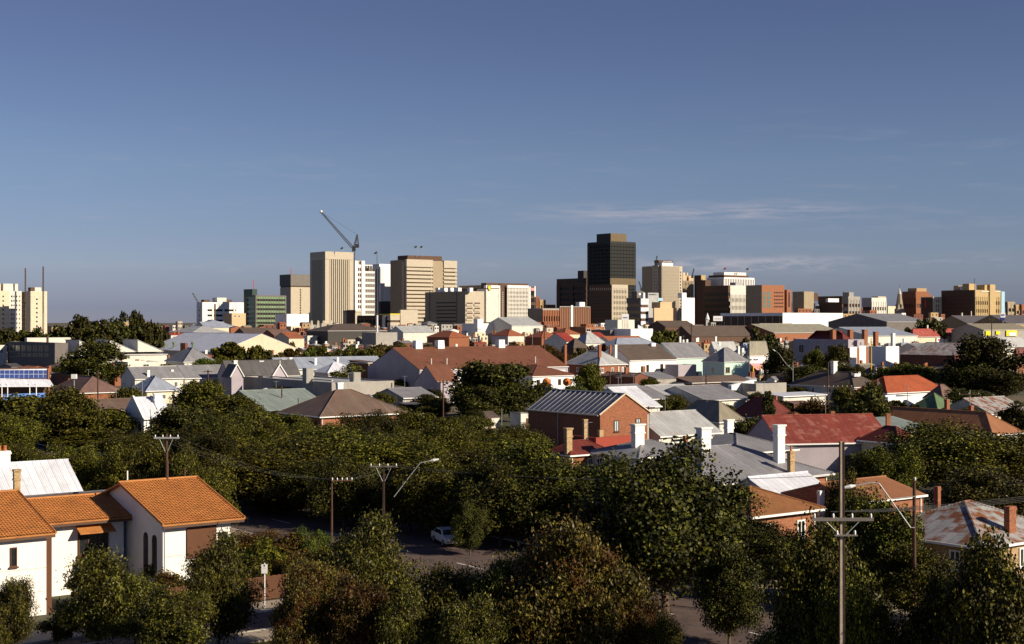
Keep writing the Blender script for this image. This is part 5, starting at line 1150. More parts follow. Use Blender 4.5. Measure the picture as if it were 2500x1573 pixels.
# --- near right: grey villa with tall white chimneys
f = Hs('large grey iron roofed villa carrying two very tall white chimneys', 1672, 1712, 2036, 1187, 140, 'hip', 2.9, 'brick', 'iron_grey', oh=.5, b=15, land='grey villa with tall white chimneys',
       ch=[(1718, 1043, 1115, 44, K(t=.45, dpt=.9)), (1902, 1037, 1128, 36, K(t=.22, dpt=.9)), (1931, 1101, 1150, 23, K(t=.05, mat='brick_buff', pots=1))])
f = Hs('low dark grey roof with a white chimney, behind the grey villa with tall white chimneys', 1715, 1800, 1950, 1108, 172, 'hip', 1.8, 'mauve', 'iron_grey', ch=[(1779, 1024, 1078, 29, K(t=.7, dpt=.9))], b=12)
f = Hs('verandaed house with tan roof and white ridge, below the grey villa', 1760, 1835, 2016, 1262, 116, 'hip', 1.7, 'brick_orange', 'tile_tan', oh=.6, ch=[(2004, 1198, 1252, 22, K(t=.3, dpt=.8, style='plain'))], land='tan roofed veranda house', b=9)
f = Hs('pale iron upper roof above the tan roofed veranda', 1852, 1905, 2052, 1228, 127, 'gx', 1.9, 'offwhite', 'iron_white', oh=.3, b=8)
f = Hs('brick house with a low ochre roof, behind the leaning street lamp', 2060, 2100, 2262, 1226, 122, 'gx', 1.2, 'brick_orange', 'iron_ochre', oh=.3, b=9, ch=[(2287, 1188, 1240, 17, K(t=.2, mat='brick', style='plain'))], wF=[(2125, 2150, 1222, 1240)])
f = Hs('cottage with rust streaked white iron hip roof and a tall brick chimney', 2285, 2400, 2620, 1338, 104, 'hip', 2.4, 'brick_buff', 'iron_rust', oh=.4, ch=[(2466, 1236, 1320, 36, K(t=.12, mat='brick', style='plain', dpt=.8)), (2290, 1188, 1250, 16, K(t=.95, mat='brick', style='plain'))], land='rust streaked cottage', b=11)
# =================================================================== poles, lamps, signs
def insul(parent, x, y, z): MB().tube([(x, y, z), (x, y, z + .12), (x, y, z + .2)], [.05, .06, .03], 6).build('insulator', 'ceramic', parent)
def pole(px, ytop, D, mat, lb, arms=(), rz=0., ybase=None, lamp=None, w=.16, name='utility_pole', cat='utility pole', taper=True, wires=False):
    e = empty(name, (gx(px, D), D, 0), rz); zt = gz(ytop, D)
    if mat == 'stobie':
        q_ = .55 if D > 100 else .8
        m = MB().poly([(-.15, -.11, 0), (.15, -.11, 0), (.15, .11, 0), (-.15, .11, 0), (-.1, -.1, zt), (.1, -.1, zt), (.1, .1, zt), (-.1, .1, zt)], [(0, 1, 5, 4), (1, 2, 6, 5), (2, 3, 7, 6), (3, 0, 4, 7), (4, 5, 6, 7)]); m.v = [(a * q_, b * q_, c) for a, b, c in m.v]; m.build('concrete_core', 'pole_concrete', e)
        for s in (-1, 1):
            x0, x1 = s * .15 * q_, s * .1 * q_; t = .03 * s * q_
            MB().poly([(x0, -.13, 0), (x0 + t, -.13, 0), (x0 + t, .13, 0), (x0, .13, 0), (x1, -.12, zt), (x1 + t, -.12, zt), (x1 + t, .12, zt), (x1, .12, zt)], [(0, 1, 5, 4), (1, 2, 6, 5), (2, 3, 7, 6), (3, 0, 4, 7), (4, 5, 6, 7)]).build('steel_channel', 'pole_wood', e)
    else: MB().tube([(0, 0, 0), (0, 0, zt)], [w, w * .65], 8).build('pole', mat, e)
    for (ya, x0, x1, th, n, br) in arms:
        z = gz(ya, D); k = D / F; a0, a1 = x0 * k, x1 * k
        MB().box(a0, a1, -.25, -.14, z - th, z).build('crossarm', 'concrete_dark' if mat == 'stobie' else 'pole_wood' if n < 9 else 'metal', e)
        n_ = n % 9
        for i in range(n_): insul(e, a0 + .12 + (a1 - a0 - .24) * i / max(1, n_ - 1), -.19, z)
        if br:
            for s in (-1, 1): MB().tube([(s * min(abs(a0), abs(a1)) * .55, -.2, z - th), (s * .1, -.15, z - br)], .025, 5).build('brace', 'metal', e)
    if lamp:
        k = D / F; pts = [((x - px) * k, -.1, gz(y, D)) for x, y in lamp]
        MB().tube(pts, .045, 6).build('lamp_arm', 'metal', e)
        a_, b_ = Vector(pts[-2]), Vector(pts[-1]); d_ = (b_ - a_).normalized()
        MB().tube([b_ - d_ * .1, b_ + d_ * .25, b_ + d_ * .75], [.06, .14, .07], 8).build('lamp_head', 'lamp_glass', e)
    tag(e, lb, cat); return e
pole(2055, 1078, 66, 'stobie', 'tall concrete and steel pole nearest the camera, with a wide crossarm', arms=[(1263, -75, 75, .15, 4, .85), (1304, -20, 36, .07, 2, 0)])
k_ = 66 / F
pole(937, 1131, 129, 'stobie', 'pale concrete pole with a braced crossarm and bracket lamp, in the middle street', arms=[(1137, -34, 34, .13, 4, 1.4)], lamp=[(962, 1213), (998, 1166), (1026, 1130), (1052, 1125)])
e = pole(2232, 1170, 93, 'pole_wood', 'dark pole at the right footpath with a long angled lamp bracket', arms=[(1172, -4, 4, .1, 2, 0)], lamp=[(2232, 1288), (2222, 1288), (2145, 1180), (2128, 1178), (2084, 1186)])
MB().tube([(gx(2176, 93) - gx(2232, 93), -.1, gz(1218, 93)), (0, -.1, gz(1212, 93))], .04, 5).build('lamp_stay', 'metal', e)
pole(810, 1165, 121, 'pole_wood', 'dark pole standing among the trees left of the middle street', arms=[(1172, -2, 52, .1, 5, 0)], rz=R(8), w=.11)
pole(407, 1060, 120, 'pole_wood', 'dark pole with a pale crossarm behind the orange tiled townhouse', arms=[(1067, -30, 32, .14, 13, 1.2)])
pole(451, 1142, 112, 'pole_wood', 'short dark stack-like post rising behind the townhouse ridge', w=.1)
pole(368, 1000, 214, 'offwhite', 'short pale post in front of the white parapet gable house', w=.16)
pole(1082, 928, 262, 'pole_wood', 'dark pole with a white box, below the mauve gabled annex', arms=[(933, -14, 14, .12, 4, 0)])
pole(1583, 992, 212, 'pole_wood', 'dark pole with a wide dark crossarm at the corner of the brick gable house', arms=[(994, -36, 16, .16, 4, 1.3)], w=.2)
pole(1489, 907, 360, 'pole_wood', 'dark pole in front of the grey roofed brick house', arms=[(909, -12, 15, .16, 3, 0)], w=.22)
pole(688, 944, 300, 'pole_wood', 'dark pole with a slanting lamp arm over the green grey roof', arms=[], lamp=[(690, 972), (668, 948), (652, 949)], w=.2)
pole(728, 972, 282, 'pole_wood', 'short thin post on the green grey roof', w=.12)
pole(239, 905, 310, 'pole_wood', 'dark pole in front of the mauve brown hip roof', arms=[(912, -8, 8, .14, 2, 0)], w=.2)
pole(508, 903, 345, 'pole_wood', 'dark pole with short crossarm before the second long grey roof', arms=[(906, -12, 12, .18, 2, 0)], w=.26)
pole(1724, 914, 335, 'pole_wood', 'dark pole left of the bright white sloping wall', w=.24)
pole(2127, 826, 430, 'yellow_post', 'tan pole in front of the lit brick end wall', arms=[(835, -3, 3, .15, 1, 0)], w=.22)
pole(2022, 884, 330, 'pole_wood', 'brown white topped pole by the brown grey hip roof', w=.2)
pole(2076, 942, 262, 'pole_wood', 'dark short pole with a long crossarm of insulators before the orange tiled bungalow', arms=[(944, -66, 4, .1, 7, 0)], w=.24)
pole(2143, 925, 305, 'metal', 'thin white vent pole before the orange tiled bungalow', w=.1)
pole(2216, 938, 300, 'metal', 'thin white pole beside the white flat carport', w=.09)
pole(2368, 952, 250, 'metal', 'thin pale pole with a crossarm below the big dark tree', arms=[(962, -28, 22, .12, 3, 0)], w=.1)
pole(2421, 776, 640, 'pole_wood', 'dark pole before the yellow signed shop', arms=[(780, -6, 6, .2, 2, 0)], w=.3)
pole(1329, 795, 520, 'pole_wood', 'tall dark pole above the right end of the long brown roofed warehouse', w=.28)
pole(1688, 790, 560, 'pole_wood', 'tall dark pole behind the left mint house', arms=[(796, -10, 6, .2, 2, 0)], w=.3)
pole(1657, 800, 600, 'pole_wood', 'thinner dark pole left of the tall pole behind the mint house', w=.22)
pole(116, 820, 690, 'pole_wood', 'stubby dark flue on the long low pale building', w=.8, name='flue', cat='flue')
pole(1936, 884, 400, 'metal', 'street lamp with a long slanting arm beside the round dark tree', lamp=[(1936, 904), (1920, 890), (1900, 862), (1892, 857)], w=.12, name='street_lamp', cat='street lamp')
pole(181, 915, 290, 'metal', 'street lamp with a pale green box lantern over the left trees', w=.13, name='street_lamp', cat='street lamp')
e = bpy.data.objects['street_lamp.001'] if 'street_lamp.001' in bpy.data.objects else None
if e: MB().box(-.5, .5, -.4, .4, gz(925, 290), gz(914, 290)).build('lantern', 'lamp_glass', e)
pole(1225, 998, 205, 'metal', 'thin aerial mast above the trees left of the brick gable house', arms=[(1000, -24, 2, .05, 0, 0)], w=.06, name='aerial', cat='aerial')
pole(1300, 800, 700, 'metal', 'thin pale aerial above the warehouse ridge', w=.1, name='aerial', cat='aerial')
# stop sign plate on the white post
D_ = 98.6; e = empty('street_sign', (gx(646, D_), D_, 0)); MB().tube([(0, 0, 0), (0, 0, gz(1375, D_))], .045, 8).build('post', 'white_clean', e)
w_ = 7.4 * D_ / F; MB().box(-w_, w_, -.075, -.05, gz(1400, D_), gz(1377.5, D_)).build('plate', 'sign_white', e); MB().box(-.035, .035, -.09, -.076, gz(1383, D_), gz(1378, D_)).build('mark', 'metal_dark', e)
MB().box(-.09, .1, -.09, -.076, gz(1387, D_), gz(1386.2, D_)).build('mark', 'mauve', e); tag(e, 'white sign plate on a slim white post beside the side street', 'street sign')
for px, y0, D_, lb in ((948, 1323, 125, 'small white street notice at the foot of the pale concrete pole'), ):
    e = empty('notice_board', (gx(px, D_), D_, 0)); MB().box(-.4, .4, -.03, 0, gz(y0 + 9, D_), gz(y0 - 6, D_)).build('plate', 'sign_white', e); MB().tube([(0, .03, 0), (0, .03, gz(y0 + 9, D_))], .03, 6).build('post', 'metal', e); tag(e, lb, 'sign')
e = empty('railing', (*ST(28, 82.2), 0), PHI); m = MB()
MB().tube([(0, 0, 1.0), (12, 0, 1.0)], .03, 6).build('rail', 'metal', e)
for i in range(7): MB().tube([(i * 2, 0, 0), (i * 2, 0, 1.0)], .025, 6).build('post', 'metal', e)
tag(e, 'thin metal handrail on the near side of the side street', 'railing')
# =================================================================== cars
def car(px, D, rz, paint, lb):
    e = empty('parked_car', (gx(px, D), D, .02), rz)
    prof = [(-2.25, .35), (2.2, .35), (2.25, .75), (1.95, .88), (1.05, .98), (.45, 1.4), (-1.0, 1.42), (-1.75, 1.0), (-2.25, .95)]
    def shell(pr, w0, w1, nm, mt, par):
        k = len(pr); top = max(z for _, z in pr)
        v = []
        for s in (-1, 1):
            for x, z in pr: t = max(0, (z - .95)) / .5; v.append((x, s * (w0 + (w1 - w0) * t), z))
        return MB().poly(v, [tuple(range(k)), tuple(range(2 * k - 1, k - 1, -1))] + [(i, i + k, (i + 1) % k + k, (i + 1) % k) for i in range(k)]).build(nm, mt, par)
    b_ = shell(prof, .84, .66, 'body', paint, e); md = b_.modifiers.new('bevel', 'BEVEL'); md.width = .05; md.segments = 2; md.limit_method = 'ANGLE'
    for s in (-1, 1):
        v = [(.95, .99), (.42, 1.33), (-.95, 1.34), (-1.55, 1.02)]
        MB().poly([(x, s * (.85 - .18 * max(0, z - .95) / .5 + .004), z) for x, z in v] + [(x, s * (.80 - .18 * max(0, z - .95) / .5), z) for x, z in v], [(0, 1, 2, 3), (7, 6, 5, 4), (0, 4, 5, 1), (1, 5, 6, 2), (2, 6, 7, 3), (3, 7, 4, 0)]).build('side_window', 'glass', e)
    MB().slab([(1.05, -.7, .995), (1.05, .7, .995), (.47, .62, 1.385), (.47, -.62, 1.385)], .02).build('windscreen', 'glass', e)
    MB().slab([(-1.74, .7, 1.02), (-1.74, -.7, 1.02), (-1.03, -.62, 1.40), (-1.03, .62, 1.40)], .02).build('rear_window', 'glass', e)
    for s in (-1, 1):
        MB().tube([(2.18, s * .6, .68), (2.27, s * .6, .68)], .1, 12).build('headlight', 'lamp_glass', e)
        MB().box(-2.28, -2.22, s * .6 - .14, s * .6 + .14, .68, .82).build('tail_light', 'sign_red', e)
        for x in (-1.4, 1.4):
            w = MB().tube([(x, s * .72, .32), (x, s * .88, .32)], .32, 18).build('wheel', 'rubber', e); MB().tube([(x, s * .86, .32), (x, s * .895, .32)], .18, 12).build('rim', 'metal', w)
    MB().box(2.24, 2.32, -.8, .8, .42, .55).build('bumper', 'metal', e); MB().box(2.24, 2.29, -.42, .42, .6, .76).build('grille', 'metal_dark', e)
    tag(e, lb, 'car'); return e
car(1092, 128, R(-70), 'car_white', 'white car parked facing the camera in the middle street shade')
car(1876, 470, R(150), 'car_blue', 'dark blue car beside the pink awning shop')
car(1066, 146, PHI - R(90), 'car_white', 'white car parked farther up the street, mostly behind leaves')
# overhead wires between the poles
def wire(p, q, sag, lb, r_=.012):
    pts = [Vector(p).lerp(Vector(q), i / 14) - Vector((0, 0, sag * 4 * (i / 14) * (1 - i / 14))) for i in range(15)]
    o = MB().tube(pts, r_, 4).build('power_line', 'metal_dark'); tag(o, lb, 'power line', 'overhead wires')
A_ = (gx(2055, 66), 66, gz(1260, 66)); C_ = (gx(2232, 93), 93, gz(1172, 93))
for i, (o1, nm) in enumerate(((-1.2, 'outermost left'), (-.4, 'inner left'), (.4, 'inner right'), (1.2, 'outermost right'))):
    wire((A_[0] + o1, 65.8, A_[2] + .2), (A_[0] + o1 + 34, 65.8 + 26, A_[2] + .6), .7, nm + ' of four wires running off the near pole crossarm')

B_ = (gx(937, 129), 129, gz(1136, 129)); E_ = (gx(810, 121), 121, gz(1171, 121)); G_ = (gx(407, 120), 120, gz(1066, 120))
for i, nm in enumerate(('upper', 'middle', 'lower')):
    q_ = (B_[0] - 1 + i, B_[1], B_[2]); q2 = (E_[0] + .4 + i * .5, E_[1], E_[2]); o = wire(q_, q2, .25, nm + ' wire between the pale concrete pole and the dark middle pole', .014)
    wire(q2, (G_[0] - 1 + i, G_[1], G_[2]), .9, nm + ' wire from the dark middle pole to the pole behind the townhouse', .014)
    wire(q_, (B_[0] + 40, 118, gz(1136, 129) + .4), .9, nm + ' wire running right from the pale concrete pole over the street', .014)
# =================================================================== trees
def leaf_mesh(name, Pc, Nn, size, aspect, rg, droop=0.):
    n = len(Pc)
    rv = rg.normal(size=(n, 3))
    if droop: rv = rv * (1 - droop) + np.array([0, 0, -1.]) * droop * 2
    t = rv - Nn * np.sum(rv * Nn, 1)[:, None]; t /= np.linalg.norm(t, axis=1)[:, None] + 1e-9
    b = np.cross(Nn, t)
    s = size * rg.uniform(.65, 1.35, size=(n, 1))
    L = t * s * aspect * .5; W = b * s * .5
    V = np.stack([Pc + L, Pc + W + L * .1, Pc - L, Pc - W + L * .1], 1).reshape(-1, 3).astype(np.float32)
    me = bpy.data.meshes.new(name)
    me.vertices.add(4 * n); me.vertices.foreach_set('co', V.ravel())
    me.loops.add(4 * n); me.loops.foreach_set('vertex_index', np.arange(4 * n, dtype=np.int32))
    me.polygons.add(n); me.polygons.foreach_set('loop_start', np.arange(0, 4 * n, 4, dtype=np.int32))
    try: me.polygons.foreach_set('loop_total', np.full(n, 4, dtype=np.int32))
    except Exception: pass
    me.update(calc_edges=True); return me

def crown_points(w, h, z0, shape, nclump, nleaf, rg, loose=.0):
    """clump centres spread through the crown's volume, leaves on and in each clump"""
    C = []; ph = rg.uniform(0, 6.28, 6); am = rg.uniform(.08, .22, 3)
    while len(C) < nclump:
        p = rg.uniform(-1, 1, 3)
        r = np.linalg.norm(p)
        if r > 1 or r < .35: continue
        if shape == 'round': sc = 1.
        elif shape == 'spread': sc = 1. if p[2] > -.55 else 0
        elif shape == 'cone': sc = (1 - (p[2] + 1) / 2 * .75)
        elif shape == 'column': sc = (1 - abs(p[2]) ** 3 * .6)
        else: sc = 1.
        if sc == 0: continue
        th = math.atan2(p[1], p[0]); el_ = p[2] * 2.2
        if shape != 'column': sc *= 1 + am[0] * math.sin(2 * th + ph[0] + el_) + am[1] * math.sin(3 * th + ph[1] - el_ * 1.4) + am[2] * math.sin(5 * th + ph[2] + el_ * 2)
        up = 1 + (.16 * math.sin(2 * th + ph[3]) + .1 * math.sin(4 * th + ph[4])) * (p[2] > 0)
        q = np.array([p[0] * sc, p[1] * sc, p[2] * up])
        C.append(np.array([q[0] * w / 2 * .82, q[1] * w / 2 * .82, z0 + h * (.5 + q[2] * .42)]))
    C = np.array(C); Rr = rg.uniform(.45, 1.35, nclump) * min(w, h * 1.2) * (.15 if shape != 'column' else .3)
    idx = rg.integers(0, nclump, nleaf)
    d = rg.normal(size=(nleaf, 3)); d /= np.linalg.norm(d, axis=1)[:, None]
    rad = rg.uniform(0, 1, nleaf) ** .45
    P_ = C[idx] + d * (Rr[idx] * rad)[:, None] * np.array([1.1, 1.1, .8]) + rg.normal(size=(nleaf, 3)) * loose
    cen = np.array([0, 0, z0 + h * .45])
    out = P_ - cen; out /= np.linalg.norm(out, axis=1)[:, None] + 1e-9
    N = d * .45 + out * .25 + rg.normal(size=(nleaf, 3)) * .75 + np.array([0, 0, .15]); N /= np.linalg.norm(N, axis=1)[:, None]
    return P_, N, C

PROTO = {}
def make_proto(key, w, h, base, shape, nclump, nleaf, size, aspect, seed, droop=0., loose=0., mat='leaf_green', tmat='trunk', trunk_r=.22):
    """crown mesh + trunk mesh; total height h, crown from base to h"""
    rg = np.random.default_rng(seed); P_, N, C = crown_points(w, h - base, base, shape, nclump, nleaf, rg, loose)
    me = leaf_mesh('crown', P_, N, size, aspect, rg, droop); me.materials.append(MATS[mat])
    m = MB(); zs = base + (h - base) * .35
    m.tube([(0, 0, 0), (.05, .03, zs * .5), (-.03, .06, zs), (0, 0, base + (h - base) * .7)], [trunk_r, trunk_r * .75, trunk_r * .55, trunk_r * .15], 8)
    order = rg.permutation(len(C))[:9]
    for i in order:
        c = C[i]; k = rg.uniform(.45, .9); z_ = base * .8 + (c[2] - base) * .35 * k
        a = Vector((0, 0, max(.6, z_))); q = Vector(c); mid = a.lerp(q, .5) + Vector((0, 0, .12 * (q - a).length))
        m.tube([a, mid, q], [trunk_r * .42, trunk_r * .28, trunk_r * .08], 5)
    tm = m.mesh('trunk', True); tm.materials.append(MATS[tmat])
    PROTO[key] = (me, tm, w, h)
for v in range(4):
    make_proto(('plane', 'near', v), 9.5, 9, .9, 'round', 74, 46000, .17, 1.25, 100 + v, loose=.16)
    make_proto(('gum', 'near', v), 6.2, 8, .6, 'round', 64, 44000, .092, 2.5, 120 + v, droop=.5, loose=.3, mat='leaf_olive', trunk_r=.13)
    make_proto(('plane', 'mid', v), 10.5, 10, .7, 'round', 70, 16000, .32, 1.2, 140 + v, loose=.2)
    make_proto(('plane', 'far', v), 10, 10, 1.8, 'round', 26, 3000, .75, 1.1, 160 + v, loose=.2)
for v in range(2):
    make_proto(('gum', 'mid', v), 8, 11, 2.5, 'round', 34, 10000, .26, 2.0, 180 + v, droop=.4, loose=.3, mat='leaf_olive', tmat='trunk_pale', trunk_r=.16)
    make_proto(('cypress', 'mid', v), 2.4, 9, .4, 'column', 22, 6000, .22, 1.5, 190 + v, mat='leaf_dark')
    make_proto(('bush', 'near', v), 4, 3.4, .1, 'round', 26, 12000, .12, 1.6, 200 + v, loose=.1, trunk_r=.08)
    make_proto(('weep', 'far', v), 9, 10, .8, 'round', 30, 6000, .5, 2.2, 210 + v, droop=.75, mat='leaf_lime')
TN = {}
def tree(px, ytop, wpx, D, kind='plane', lod=None, mat=None, lb=None, desc=None, name='tree', cat='tree', hmin=None, land=None, v=None, h=None):
    k_ = .799 * (px - CX) / F + .602
    if 'on the asphalt' in (lb or ''): pass
    elif 95 < D < 190 and 57 < k_ * D < 79 : D = (rnd.uniform(73.5, 75) if 840 < px < 1080 else rnd.uniform(69, 71) if px < 1080 and px > 560 else rnd.uniform(80, 82)) / k_      # trees stand on the median or the far kerb
    lod = lod or ('near' if D < 215 else 'mid' if D < 380 else 'far')
    keys = [k for k in PROTO if k[0] == kind and k[1] == lod] or [k for k in PROTO if k[0] == kind] or [k for k in PROTO if k[1] == lod]
    TN[kind] = TN.get(kind, 0) + 1
    key = keys[(v if v is not None else TN[kind]) % len(keys)]
    me, tm, w0, h0 = PROTO[key]
    Hh = h or gz(ytop, D); W = wpx * D / F
    name = {'gum': 'gum_tree', 'weep': 'willow_tree', 'cypress': 'cypress', 'bush': 'bush'}.get(kind, name)
    e = empty(name, (gx(px, D), D, 0), rnd.uniform(0, 6.28)); e.scale = (W / w0, W / w0, Hh / h0)
    c = bpy.data.objects.new('crown', me); col.objects.link(c); c.parent = e
    if mat: c.material_slots[0].link = 'OBJECT'; c.material_slots[0].material = MATS[mat]
    t = bpy.data.objects.new('trunk', tm); col.objects.link(t); t.parent = e
    e['category'] = cat
    if lb: e['label'] = lb
    else:
        MW = {None: 'green', 'leaf_dark': 'dark green', 'leaf_olive': 'olive green', 'leaf_russet': 'russet tinged', 'leaf_lime': 'bright green', 'leaf_autumn': 'yellowing', 'leaf_green': 'green'}
        KW = {'plane': 'round leafy tree', 'gum': 'slender leafy gum tree', 'cypress': 'narrow upright cypress', 'bush': 'rounded bush', 'weep': 'drooping willow like tree'}
        PENDING.append((e, desc or f'{MW[mat]} {KW[kind]}', px, ytop + wpx * .4, D))
    if land: LAND.append((px, ytop + 30, D, land))
    return e
T = tree
# nearest row: small gums on the verge, tops seen from above
for a_ in (
    (24, 1395, 100, 84, 'gum', 'leaf_olive', 'olive leafed gum in the bottom left corner, before the townhouse garage wall'),
    (238, 1335, 168, 86, 'gum', 'leaf_olive', 'bushy glinting gum before the middle wing of the orange tiled townhouse'),
    (535, 1300, 142, 87, 'gum', 'leaf_olive', 'tall gum covering the right end of the townhouse, left of the white sign'),
    (425, 1425, 170, 82, 'gum', 'leaf_olive', 'low spreading gum between two taller ones below the townhouse'),
    (140, 1490, 90, 88, 'bush', 'leaf_dark', 'dark shrub by the driveway at the bottom left'),
    (775, 1345, 165, 84, 'gum', 'leaf_russet', 'russet tinged gum just right of the white sign post'),
    (735, 1410, 120, 80, 'gum', 'leaf_russet', 'lower russet gum hanging over the side street'),
    (905, 1255, 170, 92, 'gum', 'leaf_olive', 'tall olive gum right below the pale concrete pole'),
    (870, 1400, 150, 80, 'gum', 'leaf_russet', 'russet gum at the bottom, left of the yellow green verge'),
    (1085, 1362, 150, 83, 'gum', 'leaf_olive', 'pointed gum standing before the sunlit middle road'),
    (1200, 1372, 150, 81, 'gum', 'leaf_olive', 'glinting gum right of the pointed one before the road'),
    (1385, 1265, 235, 80, 'gum', 'leaf_russet', 'wide glittering gum at the bottom centre'),
    (1290, 1335, 190, 83, 'gum', 'leaf_olive', 'gum forming the left half of the bottom centre thicket'),
    (1475, 1340, 150, 84, 'gum', 'leaf_olive', 'gum forming the right edge of the bottom centre thicket'),
    (330, 1395, 130, 86, 'gum', 'leaf_olive', 'gum squeezed between the townhouse gums, just before the paling fence'),
    (990, 1430, 120, 78, 'gum', 'leaf_olive', 'small olive gum at the yellow green verge'),
    (1150, 1450, 150, 77, 'gum', 'leaf_olive', 'low gum under the pointed one at the bottom edge'),
    (1560, 1440, 90, 80, 'gum', 'leaf_russet', 'thin russet gum right of the bottom centre thicket'),
    (1780, 1330, 170, 88, 'plane', 'leaf_dark', 'dark street tree crown over the sunlit road at the bottom right'),
    (1625, 1500, 90, 78, 'plane', 'leaf_green', 'small round green tree by the bottom kerb line'),
    (1900, 1530, 180, 70, 'gum', 'leaf_olive', 'low bush like gum at the bottom edge left of the near pole'),
    (2180, 1500, 170, 68, 'plane', 'leaf_green', 'green tree crown at the bottom edge right of the near pole'),
    (2420, 1330, 300, 65, 'plane', 'leaf_green', 'large green tree filling the bottom right corner'),
    (2300, 1400, 160, 69, 'plane', 'leaf_dark', 'dark tree between the footpath and the bottom right tree'),
    (2000, 1290, 260, 72, 'plane', 'leaf_green', 'broad green tree behind the near pole'),
    (2090, 1390, 190, 69, 'plane', 'leaf_green', 'leafy green tree wrapping the foot of the near pole')):
    T(a_[0], a_[1], a_[2] * (1.28 if a_[4] == 'gum' else 1.1), a_[3], a_[4], 'near', a_[5], a_[6])
# street trees of the middle street and the gardens beside it
for a_ in (
    (1625, 1105, 400, 97.5, 'plane', 'leaf_dark', 'big dark street tree with its trunk standing on the asphalt'),
    (1222, 1120, 225, 127, 'plane', 'leaf_dark', 'dark street tree rooted on the asphalt right of the parked car'),
    (1750, 1195, 210, 106, 'plane', 'leaf_dark', 'street tree whose crown ends beside the tan roofed veranda house'),
    (1440, 1120, 320, 112, 'plane', 'leaf_dark', 'street tree crown below the low red roofed house'),
    (1290, 1090, 280, 118, 'plane', None, 'broad street tree left of the worn brick chimneys'),
    (1130, 1100, 270, 118, 'plane', None, 'street tree hanging over the parked white car'),
    (1340, 1180, 260, 105, 'plane', 'leaf_dark', 'dark street tree under the broad crowns at picture centre'),
    (1180, 1200, 220, 122, 'plane', 'leaf_dark', 'shaded street tree behind the glinting pointed gum'),
    (1050, 1120, 200, 142, 'plane', 'leaf_green', 'street tree crown right beside the pale concrete pole'),
    (950, 1060, 300, 176, 'plane', 'leaf_green', 'wide sunlit tree crown above the pale concrete pole'),
    (800, 1050, 300, 168, 'plane', 'leaf_green', 'sunlit tree crown below the brick house with the rusted hip roof'),
    (650, 1075, 280, 158, 'plane', 'leaf_green', 'yellow green tree crown behind the dark pole of the townhouse'),
    (545, 1100, 180, 165, 'plane', 'leaf_green', 'tree crown just right of the pale crossarm pole'),
    (880, 1150, 200, 136, 'plane', 'leaf_dark', 'dark tree left of the pale concrete pole'),
    (700, 1190, 180, 150, 'plane', 'leaf_dark', 'dark tree in the deep shade right of the townhouse roof'),
    (760, 1290, 80, 112, 'plane', 'leaf_lime', 'small bright green tree at the road bend'),
    (640, 1300, 150, 112, 'plane', 'leaf_autumn', 'autumn tinted tree right of the townhouse, beyond the paling fence'),
    (690, 1360, 110, 108, 'plane', 'leaf_autumn', 'small orange tinted tree beyond the white sign plate'),
    (1880, 1290, 210, 100, 'plane', 'leaf_dark', 'dark tree below the tan roofed veranda house'),
    (2130, 1205, 220, 100, 'plane', 'leaf_green', 'green tree around the angled lamp bracket'),
    (2065, 1165, 95, 108, 'plane', 'leaf_green', 'light tree crown behind the top of the near pole'),
    (2230, 1330, 200, 95, 'plane', 'leaf_green', 'green tree left of the rust streaked cottage wall'),
    (2300, 1035, 310, 165, 'plane', 'leaf_green', 'large glossy tree below the long ochre roof'),
    (2180, 1085, 150, 158, 'plane', 'leaf_green', 'glossy tree left of the large one below the ochre roof'),
    (2470, 1060, 220, 172, 'plane', 'leaf_green', 'glossy tree cut by the right edge below the ochre roof'),
    (2400, 1145, 260, 138, 'plane', 'leaf_olive', 'tree dotted with yellow above the rust streaked cottage'),
    (2130, 1100, 110, 160, 'gum', 'leaf_olive', 'slim gum beside the worn red villa wall')):
    T(a_[0], a_[1], a_[2] * 1.12, a_[3], a_[4], None, a_[5], a_[6])
for a_ in (
    (520, 1180, 150, 150, 'a darker lower tree right behind the ridge of the right townhouse roof'), (600, 1160, 170, 140, 'shaded low tree behind the right end of the townhouse roof'),
    (760, 1130, 180, 150, 'shaded tree under the sunlit crowns left of the dark middle pole'), (840, 1110, 180, 150, 'shaded tree under the sunlit crowns right of the dark middle pole'),
    (1000, 1150, 190, 138, 'dark understorey tree right of the pale concrete pole'), (1250, 1130, 230, 125, 'dark understorey tree below the broad street tree'),
    (1500, 1200, 240, 104, 'dark understorey tree left of the big dark street tree'), (1690, 1230, 220, 100, 'lower crown right of the big dark street tree'),
    (1800, 1260, 180, 98, 'lower crown under the tree beside the tan roofed veranda house'), (1230, 1290, 200, 98, 'very dark crown between the glinting gums and the broad street trees')):
    T(a_[0], a_[1], a_[2], a_[3], 'plane', None, 'leaf_dark', a_[4])
for a_ in ((900, 1010, 160, 205), (820, 1035, 150, 200), (1080, 1040, 170, 180), (1220, 1070, 170, 175), (1290, 1080, 130, 165), (650, 1030, 170, 205), (520, 1060, 170, 172), (1180, 1045, 130, 205), (960, 985, 90, 262), (1230, 1058, 120, 205), (900, 1045, 160, 190)):
    T(a_[0], a_[1], a_[2], a_[3], 'plane', None, rnd.choice(['leaf_green', 'leaf_green', 'leaf_dark']), desc='leafy crown in the belt of trees')
for x, y, w_, s_ in ((505, 1120, 150, 55.5), (450, 1105, 150, 56), (385, 1085, 160, 55), (310, 1095, 160, 56), (235, 1085, 160, 55.5), (160, 1090, 160, 56), (80, 1100, 150, 55)):
    T(x, y, w_, s_ / (.799 * (x - CX) / F + .602), 'plane', None, 'leaf_green', desc='leafy garden tree beyond the townhouse')
